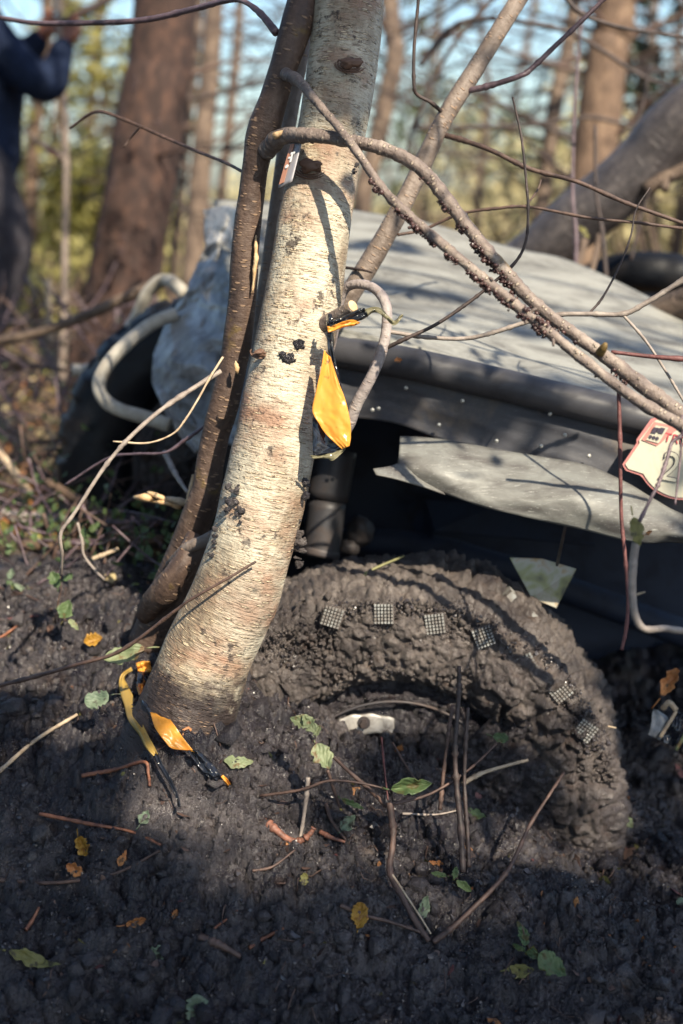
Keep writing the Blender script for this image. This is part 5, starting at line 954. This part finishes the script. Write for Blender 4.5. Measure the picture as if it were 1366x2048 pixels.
for lab, path, w_, mt in (('far thin trunk under the slanting stem', [(850, 430, 13), (862, 200, 13), (880, 0, 13)], 16, 'forest_bark'), ('far leaning trunk between slanting stem and slim trunk', [(1010, 430, 14), (1030, 200, 14), (1070, 0, 14)], 15, 'tan_bark'),
        ('far slim trunk right of the tan trunk', [(1275, 420, 12), (1290, 200, 12), (1310, 0, 12)], 20, 'forest_bark'), ('pale far trunk at the frame edge', [(1345, 420, 13), (1350, 200, 13), (1362, 0, 13)], 18, 'tan_bark'), ('far pale trunk left of the thick red-brown one', [(165, 560, 13), (175, 300, 13), (200, 0, 13)], 22, 'tan_bark'), ('second far pale trunk behind the gripped stem', [(105, 560, 15), (112, 300, 15), (128, 0, 15)], 16, 'tan_bark')):
    bg_tree(lab, path, w_, mt, 6.5, 'foliage_olive', 6, 1.5, 60, twigs=6)
# fallen trunk leaning across at the right
ln = thing('leaning_trunk', 'smooth grey fallen trunk slanting up behind the bonnet', 'tree', tuple(P(1040, 560, 4.5)))
lt = [P(900, 640, 4.7), P(1060, 520, 4.5), P(1140, 450, 4.42), P(1230, 382, 4.35), P(1290, 325, 4.3), P(1345, 258, 4.25), P(1410, 205, 4.2), P(1600, 60, 4.1), P(1900, -250, 4.0)]
V, F, uv = tube(lt, [PX(q, 4.3) for q in (62, 60, 60, 60, 60, 62, 60, 52, 36)], n=70, segs=28, rough=0.06, rscale=7); mesh_obj('trunk', V, F, 'smooth_grey_bark', ln, uv)
for (a_, b_2, w_) in (((1290, 380), (1400, 320), 30), ((1330, 345), (1330, 380), 22), ((1200, 470), (1180, 560), 14), ((1170, 480), (1140, 590), 16)):
    tube_obj('broken_limb', [P(*a_, 4.25), P(*b_2, 4.2)], [PX(w_ / 2, 4.2), PX(w_ / 3, 4.2)], 'forest_bark', ln, n=8, segs=10, rough=0.2)
leaf('yellow-green leaf hanging below the fallen grey trunk', 1168, 466, 38, 12, -60, 'leaf_olive', 'oval', d=3.9, face=0.9, seed=60, stalk=0)
# old tyre lying behind the bonnet
V, F = lathe([(0.10, 0.0), (0.12, -0.05), (0.18, -0.07), (0.22, -0.05), (0.235, 0), (0.22, 0.05), (0.18, 0.07), (0.12, 0.05), (0.10, 0.0)], 60, (0, 0, 0)); rt = np.array([[1, 0, 0.1], [0, 0.35, -0.93], [-0.1, 0.93, 0.35]])
tag(mesh_obj('old_tyre', V @ rt.T + P(1295, 580, 4.7), F, 'rubber', base=P(1295, 600, 4.7)), 'black tyre lying half hidden behind the bonnet', 'tyre')
# bushes
def bush(label, px, py, d, rx, rz, mat, dens, size, name='bush', n_=9):
    c = P(px, py, d); b0 = np.array([c[0], c[1], gz(c[0], c[1])[0]]); t = thing(name, label, 'bush', tuple(b0))
    cl = [(c + rng.normal(0, 1, 3) * np.array([rx * 0.5, rx * 0.4, rz * 0.45]), (rx * 0.42, rx * 0.42, rz * 0.42)) for _ in range(n_)]
    for cc, _ in cl[:6]: tube_obj('stem', [b0 + rng.normal(0, 0.05, 3) * np.array([1, 1, 0]), (b0 + cc) / 2 + rng.normal(0, 0.08, 3), cc], [0.025, 0.016, 0.005], 'forest_bark', t, n=10, segs=6)
    crown(t, cl, dens, size, mat, 'foliage'); return t
bush('tall yellow-green bush beyond the person', 150, 330, 10, 0.75, 1.0, 'foliage_olive', 330, 0.09, n_=12)
bush('sunlit yellow bush low between person and thick trunk', 120, 540, 9, 0.6, 0.45, 'foliage_yellow', 420, 0.08)
bush('olive bush at the foot of the thick trunk', 200, 480, 11, 0.7, 0.7, 'foliage_yellow', 300, 0.09)
bush('pale bush behind the slim trunks', 400, 530, 12, 1.0, 0.32, 'foliage_beige', 500, 0.08)
bush('green bush high beyond the person', 230, 130, 12, 0.8, 0.8, 'foliage_olive', 260, 0.09)
bush('loose green bush right of the birch', 820, 250, 12, 0.8, 1.1, 'foliage_green', 150, 0.08)
bush('sparse leafy bush beyond the slanting stem', 960, 330, 13, 1.1, 0.9, 'foliage_green', 120, 0.08)
bush('beige sunlit bush behind the slim leaning trunk', 1060, 430, 12, 0.9, 0.8, 'foliage_beige', 300, 0.09)
bush('tan bush behind the fallen grey trunk', 1300, 450, 10, 0.9, 0.8, 'foliage_beige', 330, 0.09)
bush('yellow bush beside the tan trunk', 1330, 330, 12, 0.9, 0.7, 'foliage_yellow', 420, 0.09)
bush('dark evergreen foliage in the upper corner', 1350, 80, 8, 0.42, 0.5, 'foliage_dark', 520, 0.07)
bush('dark bush beside the dark evergreen', 1180, 190, 14, 0.6, 0.9, 'foliage_beige', 220, 0.08)
bush('distant pale bush beyond the slim trunks', 560, 440, 18, 2.2, 0.35, 'foliage_beige', 360, 0.12)
bush('distant olive bush far beyond the bonnet', 900, 430, 19, 2.2, 0.5, 'foliage_beige', 320, 0.12)
bush('distant tan bush beyond the frame edge', 1300, 380, 18, 2.2, 1.0, 'foliage_beige', 360, 0.12)
bush('distant green bush behind the person', 60, 380, 17, 2.0, 1.1, 'foliage_olive', 360, 0.12)
for lab, px, d, rx, rz, mt in (('olive bush past the frame edge beyond the person', -350, 10, 1.1, 1.0, 'foliage_olive'), ('yellow bush farther past the person', -900, 12, 1.4, 1.1, 'foliage_yellow'), ('broad olive bush far off on the shaded side', -700, 17, 2.4, 1.3, 'foliage_olive'), ('far bush on the shaded side of the wood', -1500, 15, 2.2, 1.3, 'foliage_green'), ('tan bush past the frame edge beyond the fallen trunk', 1750, 10, 1.2, 1.0, 'foliage_beige'), ('far bush on the sunny side of the wood', 2100, 15, 2.2, 1.3, 'foliage_olive')):
    bush(lab, px, 430, d, rx, rz, mt, 300, 0.11)
for lab, px, d, w_ in (('straight brown trunk past the person', -260, 9.0, 60), ('slim trunk among the bushes past the person', -620, 8.5, 40), ('far trunk on the shaded side of the wood', -1050, 11.0, 50), ('trunk past the frame edge on the sunny side', 1620, 8.5, 60)):
    bg_tree(lab, [(px, 560, d), (px + 15, 300, d), (px + 30, 0, d)], w_, 'forest_bark', 6.5, 'foliage_olive', 6, 1.3)
# bare background branches against the sky
for q, (lab, path, w) in enumerate((('long dark bare branch arching across the upper background', [(840, 130, 4.6), (900, 60, 4.6), (960, 38, 4.6), (1050, 45, 4.6), (1140, 65, 4.6), (1210, 105, 4.6), (1300, 160, 4.6), (1420, 190, 4.6)], 12),
        ('dark twig sloping from the top edge to the frame side', [(1120, -20, 3.6), (1160, 25, 3.6), (1230, 52, 3.6), (1300, 65, 3.6), (1400, 78, 3.6)], 10), ('faint horizontal branch in front of the tan trunk', [(820, 255, 5.4), (940, 255, 5.4), (1060, 250, 5.4), (1180, 235, 5.4), (1290, 262, 5.4), (1420, 300, 5.4)], 10),
        ('slanting dark branch between birch and slanting stem', [(1010, -30, 5.0), (960, 25, 5.0), (900, 100, 5.0), (850, 200, 5.0), (800, 340, 5.0)], 11), ('thin upright twig before the fallen grey trunk', [(1150, 560, 3.9), (1152, 470, 3.9), (1145, 380, 3.9), (1150, 200, 3.9), (1165, 20, 3.9)], 9), ('second thin upright twig before the fallen grey trunk', [(1215, 590, 4.0), (1205, 470, 4.0), (1192, 380, 4.0), (1190, 250, 4.0)], 10), ('dark twig drooping below the dark evergreen', [(1300, 130, 4.4), (1285, 210, 4.4), (1270, 250, 4.4), (1255, 290, 4.4)], 7), ('thin twig rising from the yellow bush', [(1262, 520, 4.2), (1280, 440, 4.2), (1300, 380, 4.2)], 7))):
    branch_thing('branch', lab, 'branch', path, w, w * 0.6, 'twig_dark' if q != 4 else 'twig_purple')
# ------------------------------------------------------------------ person at the frame edge, gripping a thin stem
stem_t = thing('sapling', 'thin bare stem gripped by the person in navy', 'tree', tuple(G(128, 745, dmax=12)))
DS = 5.9
V, F, uv = tube(px_path([(124, 770, DS), (128, 600, DS), (130, 470, DS), (132, 330, DS), (128, 200, DS), (120, 90, DS), (118, -60, DS), (112, -400, DS), (108, -900, DS)]), [PX(q, DS) for q in (9, 8, 8, 7.5, 7.5, 8, 7, 5, 2)], n=50, segs=10, rough=0.1); mesh_obj('trunk', V, F, 'grey_brown_bark', stem_t, uv)
tube_obj('branch', px_path([(131, 318, DS), (95, 298, DS), (50, 262, DS)]), [PX(8, DS), PX(7, DS), PX(4, DS)], 'grey_brown_bark', stem_t, segs=8)
tube_obj('torn_scar', px_path([(112, 312, DS - 0.03), (95, 300, DS - 0.03)]), PX(6, DS), 'twig_orange', stem_t, segs=8)
tube_obj('branch', px_path([(120, 50, DS), (165, 25, DS), (215, 0, DS), (300, -60, DS)]), [PX(7, DS), PX(9, DS), PX(8, DS), PX(6, DS)], 'twig_dark', stem_t, segs=8)
def fleshy(name, segs_, mat, parent, voxel, blobs_=(), label=None):
    ps = [tube(p, r, n=14, segs=14)[:2] for p, r in segs_]
    for p, r in segs_:
        for e in (0, -1):
            rr = (r if np.isscalar(r) else r[e]) * 0.98; ps.append((ICO2[0] * rr + np.array(p[e]), ICO2[1]))
    for c, s in blobs_: ps.append((ICO2[0] * np.array(s) + np.array(c), ICO2[1]))
    V, F = join(ps); o = mesh_obj(name, V, F, mat, parent, base=ps[0][0][0])
    rm = o.modifiers.new('remesh', 'REMESH'); rm.mode = 'VOXEL'; rm.voxel_size = voxel; rm.use_smooth_shade = True
    sm = o.modifiers.new('smooth', 'SMOOTH'); sm.iterations = 4; sm.factor = 0.5; return o
DP = 6.0
def Q(x, y, dz=0.0): return P(x, y, DP + dz)
hipz = Q(-45, 300); pel = Q(-50, 318); chest = Q(-40, 110); neck = Q(-38, 5); head = Q(-25, -75)
shL, shR = Q(-32, 55, -0.17), Q(-45, 55, 0.17)
elL, haL = Q(88, 172, -0.14), Q(135, 78, -0.08)     # near arm: elbow low, hand up
elR, haR = Q(30, 130, 0.10), Q(88, 68, 0.02)
hL, hR = Q(-42, 320, -0.09), Q(-50, 320, 0.09)
knL, anL = Q(22, 500, -0.10), Q(-38, 700, -0.05); knR, anR = Q(-70, 520, 0.10), Q(-110, 735, 0.16)
gl = lambda p: float(gz(p[0], p[1])[0])
anL[2] = max(anL[2], gl(anL) + 0.09); anR[2] = gl(anR) + 0.09
fingers = []
for h, sgn in ((haL, 1), (haR, -1)):
    palm = h + np.array([0.01, 0, 0.03])
    for q in range(4):
        z = palm[2] + 0.032 - 0.022 * q; x0 = palm[0]; l = (0.030, 0.034, 0.032, 0.026)[q]
        fingers.append(([np.array([x0, h[1] - 0.02, z]), np.array([x0 + l, h[1] - 0.045, z + 0.004]), np.array([x0 + l * 1.35, h[1] - 0.02, z + 0.002]), np.array([x0 + l * 1.0, h[1] + 0.005, z])], [0.0105, 0.0102, 0.0095, 0.008]))
    fingers.append(([palm + np.array([-0.005, -0.01, 0.02]), palm + np.array([0.02, -0.04, 0.055]), palm + np.array([0.045, -0.045, 0.06])], [0.013, 0.0115, 0.009]))
body_segs = [([pel, chest, neck], [0.15, 0.165, 0.07]), ([neck, head], [0.055, 0.06]), ([shL, elL, haL], [0.052, 0.04, 0.028]), ([shR, elR, haR], [0.052, 0.04, 0.028]), ([chest, shL], [0.10, 0.055]), ([chest, shR], [0.10, 0.055]),
             ([hL, knL, anL], [0.085, 0.058, 0.042]), ([hR, knR, anR], [0.085, 0.058, 0.042])] + fingers
hd = head
face_b = [(hd, (0.085, 0.078, 0.115)), (hd + np.array([0.06, 0, -0.06]), (0.045, 0.045, 0.05)), (hd + np.array([0.095, 0, -0.015]), (0.022, 0.014, 0.022)), (hd + np.array([0.085, 0, -0.06]), (0.014, 0.026, 0.010)), (hd + np.array([0.0, -0.078, -0.01]), (0.02, 0.012, 0.032)), (hd + np.array([0.0, 0.078, -0.01]), (0.02, 0.012, 0.032)),
          (haL + np.array([0.005, -0.005, 0.02]), (0.032, 0.024, 0.045)), (haR + np.array([0.005, -0.005, 0.02]), (0.032, 0.024, 0.045))]
person = fleshy('person', body_segs, 'skin', None, 0.009, face_b)
tag(person, 'person in navy hoodie and dark trousers with raised hands gripping a thin stem', 'person')
def sub(segs_, mat, name, voxel=0.014, bl=()):
    return fleshy(name, segs_, mat, person, voxel, bl)
cuff = lambda a, b, t: a + (b - a) * t
sub([([pel + np.array([0.0, 0, 0.0]), (pel + chest) / 2, chest, neck - np.array([0, 0, 0.03])], [0.195, 0.19, 0.20, 0.085]), ([shL, elL, cuff(elL, haL, 0.8)], [0.085, 0.074, 0.05]), ([shR, elR, cuff(elR, haR, 0.8)], [0.085, 0.074, 0.05]), ([chest, shL], [0.14, 0.085]), ([chest, shR], [0.14, 0.085])], 'hoodie_cloth', 'hoodie')
sub([([hL, knL, cuff(knL, anL, 0.95)], [0.118, 0.092, 0.072]), ([hR, knR, cuff(knR, anR, 0.95)], [0.118, 0.092, 0.072]), ([hL, hR], [0.12, 0.12]), ([pel, pel + np.array([0, 0, 0.06])], [0.165, 0.16])], 'trouser_cloth', 'trousers')
for an in (anL, anR): sub([([an + np.array([-0.05, 0, -0.045]), an + np.array([0.08, 0, -0.05]), an + np.array([0.17, 0, -0.055])], [0.045, 0.048, 0.036]), ([an, an + np.array([-0.02, 0, -0.05])], [0.052, 0.05])], 'shoe_leather', 'shoe', 0.012)
sub([([hd + np.array([-0.03, 0, 0.05]), hd + np.array([-0.06, 0, -0.03])], [0.085, 0.075])], 'hair_brown', 'hair', 0.012, [(hd + np.array([-0.01, 0, 0.055]), (0.092, 0.086, 0.075))])
for s in (-1, 1): mesh_obj('eye', ICO2[0] * 0.011 + hd + np.array([0.076, 0.03 * s, 0.012]), ICO2[1], 'plate_ink', person)

# ------------------------------------------------------------------ trees behind the camera that shade the foreground
def shade_tree(label, trunk_xy, patches, mat, lsize=0.085, name='shade_tree', tmin=4.0, tmax=6.0):
    """patches: (px, py, d, rx_px, ry_px, n): leaf sprays standing between the sun and these places"""
    x, y = trunk_xy; b0 = np.array([x, y, gz(x, y)[0] - 0.05]); t = thing(name, label, 'tree', tuple(b0)); C = []; tops = []
    for (px, py, d, rx, ry, n_) in patches:
        T0 = rng.uniform(tmin, tmax)
        a = rng.normal(0, 0.5, (n_, 2)); a = np.clip(a, -1.1, 1.1)
        tg = np.array([P(px + rx * u, py + ry * v, d) for u, v in a]); C.append(tg + SDIR * (T0 + rng.uniform(-0.35, 0.35, (n_, 1)))); tops.append(P(px, py, d) + SDIR * T0)
    C = np.vstack(C); top = np.array([x, y, max(c[2] for c in tops) + 1.0])
    tube_obj('trunk', [b0, b0 * 0.5 + top * 0.5 + np.array([0.1, 0.05, 0]), top], [0.13, 0.10, 0.03], 'forest_bark', t, n=24, segs=14, rough=0.06, rscale=6)
    for c in tops:
        s = np.array([x, y, c[2] - 0.7]); tube_obj('branch', [s, (s + c) / 2 + np.array([0, 0, 0.12]), c], [0.022, 0.014, 0.004], 'forest_bark', t, n=10, segs=6)
    V, F, uvq = leaf_cloud(C, lsize * rng.uniform(0.6, 1.3, len(C)), up=0.6); mesh_obj('crown', V, F, mat, t, uvq); return t
shade_tree('leafy tree behind the photographer shading the near mud', (3.6, -2.2), [(100, 1960, 2.4, 260, 110, 230), (420, 1950, 2.4, 260, 110, 230), (760, 1960, 2.42, 260, 110, 230), (1080, 1960, 2.45, 260, 120, 230), (1340, 1920, 2.5, 220, 150, 230), (80, 1820, 2.48, 150, 70, 80), (560, 1850, 2.48, 220, 50, 60), (1180, 1820, 2.6, 180, 70, 60)], 'foliage_green')
shade_tree('leafy tree behind the photographer with sprays added to shade the tyre and wheel arch', (4.6, -1.0), [(1300, 1210, 3.75, 170, 120, 220), (1330, 1380, 3.4, 150, 100, 200), (1230, 1130, 3.6, 120, 60, 120), (1380, 1250, 3.0, 140, 240, 260), (1380, 1500, 3.0, 120, 220, 220), (860, 1530, 2.85, 200, 100, 110), (1050, 1560, 2.85, 160, 140, 70), (620, 1640, 2.7, 60, 90, 15), (60, 1560, 2.65, 150, 150, 150), (220, 1500, 2.66, 90, 60, 34), (150, 1690, 2.55, 150, 70, 60), (40, 1400, 2.8, 80, 60, 30)], 'foliage_olive')  # wheel-arch sprays are added to keep sun off the liner
shade_tree('leafy tree beside the photographer dappling the bonnet and upper trunk', (5.0, 0.4), [(690, 120, 2.62, 110, 170, 150), (570, 150, 2.64, 70, 160, 80), (850, 560, 3.3, 150, 30, 36), (1150, 640, 3.2, 200, 40, 40), (760, 470, 3.6, 80, 30, 24), (1100, 760, 2.95, 200, 40, 22), (760, 790, 3.0, 40, 60, 16), (1000, 830, 2.95, 200, 60, 40), (0, 200, 6, 60, 200, 60), (1300, 560, 4.4, 120, 80, 50), (240, 860, 3.9, 90, 90, 50), (60, 900, 4.3, 170, 150, 110), (10, 260, 5.9, 110, 260, 160), (120, 60, 5.9, 80, 70, 50)], 'foliage_olive')

# ------------------------------------------------------------------ unseen trees added around the clearing to keep most sky off the mud
def added_canopy_tree(label, x, y, h, spread, n_, mat):
    b0 = np.array([x, y, gz(x, y)[0] - 0.05]); t = thing('added_canopy_tree', label, 'tree', tuple(b0)); top = b0 + np.array([rng.normal(0, .3), rng.normal(0, .3), h])
    tube_obj('trunk', [b0, (b0 + top) / 2 + rng.normal(0, .1, 3), top], [0.17, 0.12, 0.03], 'forest_bark', t, n=20, segs=12, rough=0.06, rscale=6)
    q = rng.normal(size=(n_, 3)); q /= np.linalg.norm(q, axis=1)[:, None]; q *= rng.random((n_, 1)) ** 0.4; C = top - np.array([0, 0, h * 0.22]) + q * np.array([spread, spread, h * 0.28])
    C = C[fbm(C, 0.9, 3, int(abs(x * 7 + y * 3)) + 5) > -0.25]
    hit = C - SDIR * ((C[:, 2] - 0.6) / SDIR[2])[:, None]          # where each leaf's shadow falls: the clearing stays sunny
    keep = ((hit[:, 0] - 0.0) / 1.5) ** 2 + ((hit[:, 1] - 3.0) / 1.1) ** 2 > 1.0
    el = (C[:, 2] - CAM[2]) / np.maximum(C[:, 1], 0.01); keep &= ~((C[:, 1] > 0.2) & (el < 0.26))
    C = C[keep]
    for c in C[rng.choice(len(C), 7)]:
        s0 = b0 + (top - b0) * float(np.clip((c[2] - b0[2]) / h - 0.12, 0.4, 0.95)); tube_obj('branch', [s0, (s0 + c) / 2 + np.array([0, 0, .15]), c], [0.035, 0.022, 0.006], 'forest_bark', t, n=10, segs=6)
    V, F, uvq = leaf_cloud(C, 0.2 * rng.uniform(0.6, 1.3, len(C)), up=0.8); mesh_obj('crown', V, F, mat, t, uvq)
for lab, x, y, h, sp, n_ in (('unseen tall tree added behind the photographer on the shaded side', -2.6, -1.8, 7.0, 3.0, 5000), ('unseen broad tree added beside the photographer on the shaded side', -3.6, 1.6, 6.5, 2.8, 5000), ('unseen tall tree added right behind the photographer', 0.2, -3.4, 7.5, 3.2, 5000), ('unseen tree added behind the sunny-side shade trees', 6.2, -3.2, 8.0, 3.0, 3500),
        ('unseen high tree added to overhang the clearing from the shaded side', -1.9, 3.4, 8.5, 2.8, 5000), ('unseen tall tree added behind the photographer on the sunny side', 3.0, -5.0, 8.0, 3.0, 4500), ('unseen broad tree added well off on the sunny side of the clearing', 7.5, 1.5, 7.0, 2.8, 3500), ('unseen tall tree added far behind the photographer on the shaded side', -5.5, -4.0, 9.0, 3.6, 5500), ('unseen tall tree added far behind the photographer', -1.6, -7.0, 9.5, 3.8, 5500), ('second unseen broad tree added on the shaded side', -6.0, 0.5, 8.0, 3.4, 5000)):
    added_canopy_tree(lab, x, y, h, sp, n_, 'foliage_dark')
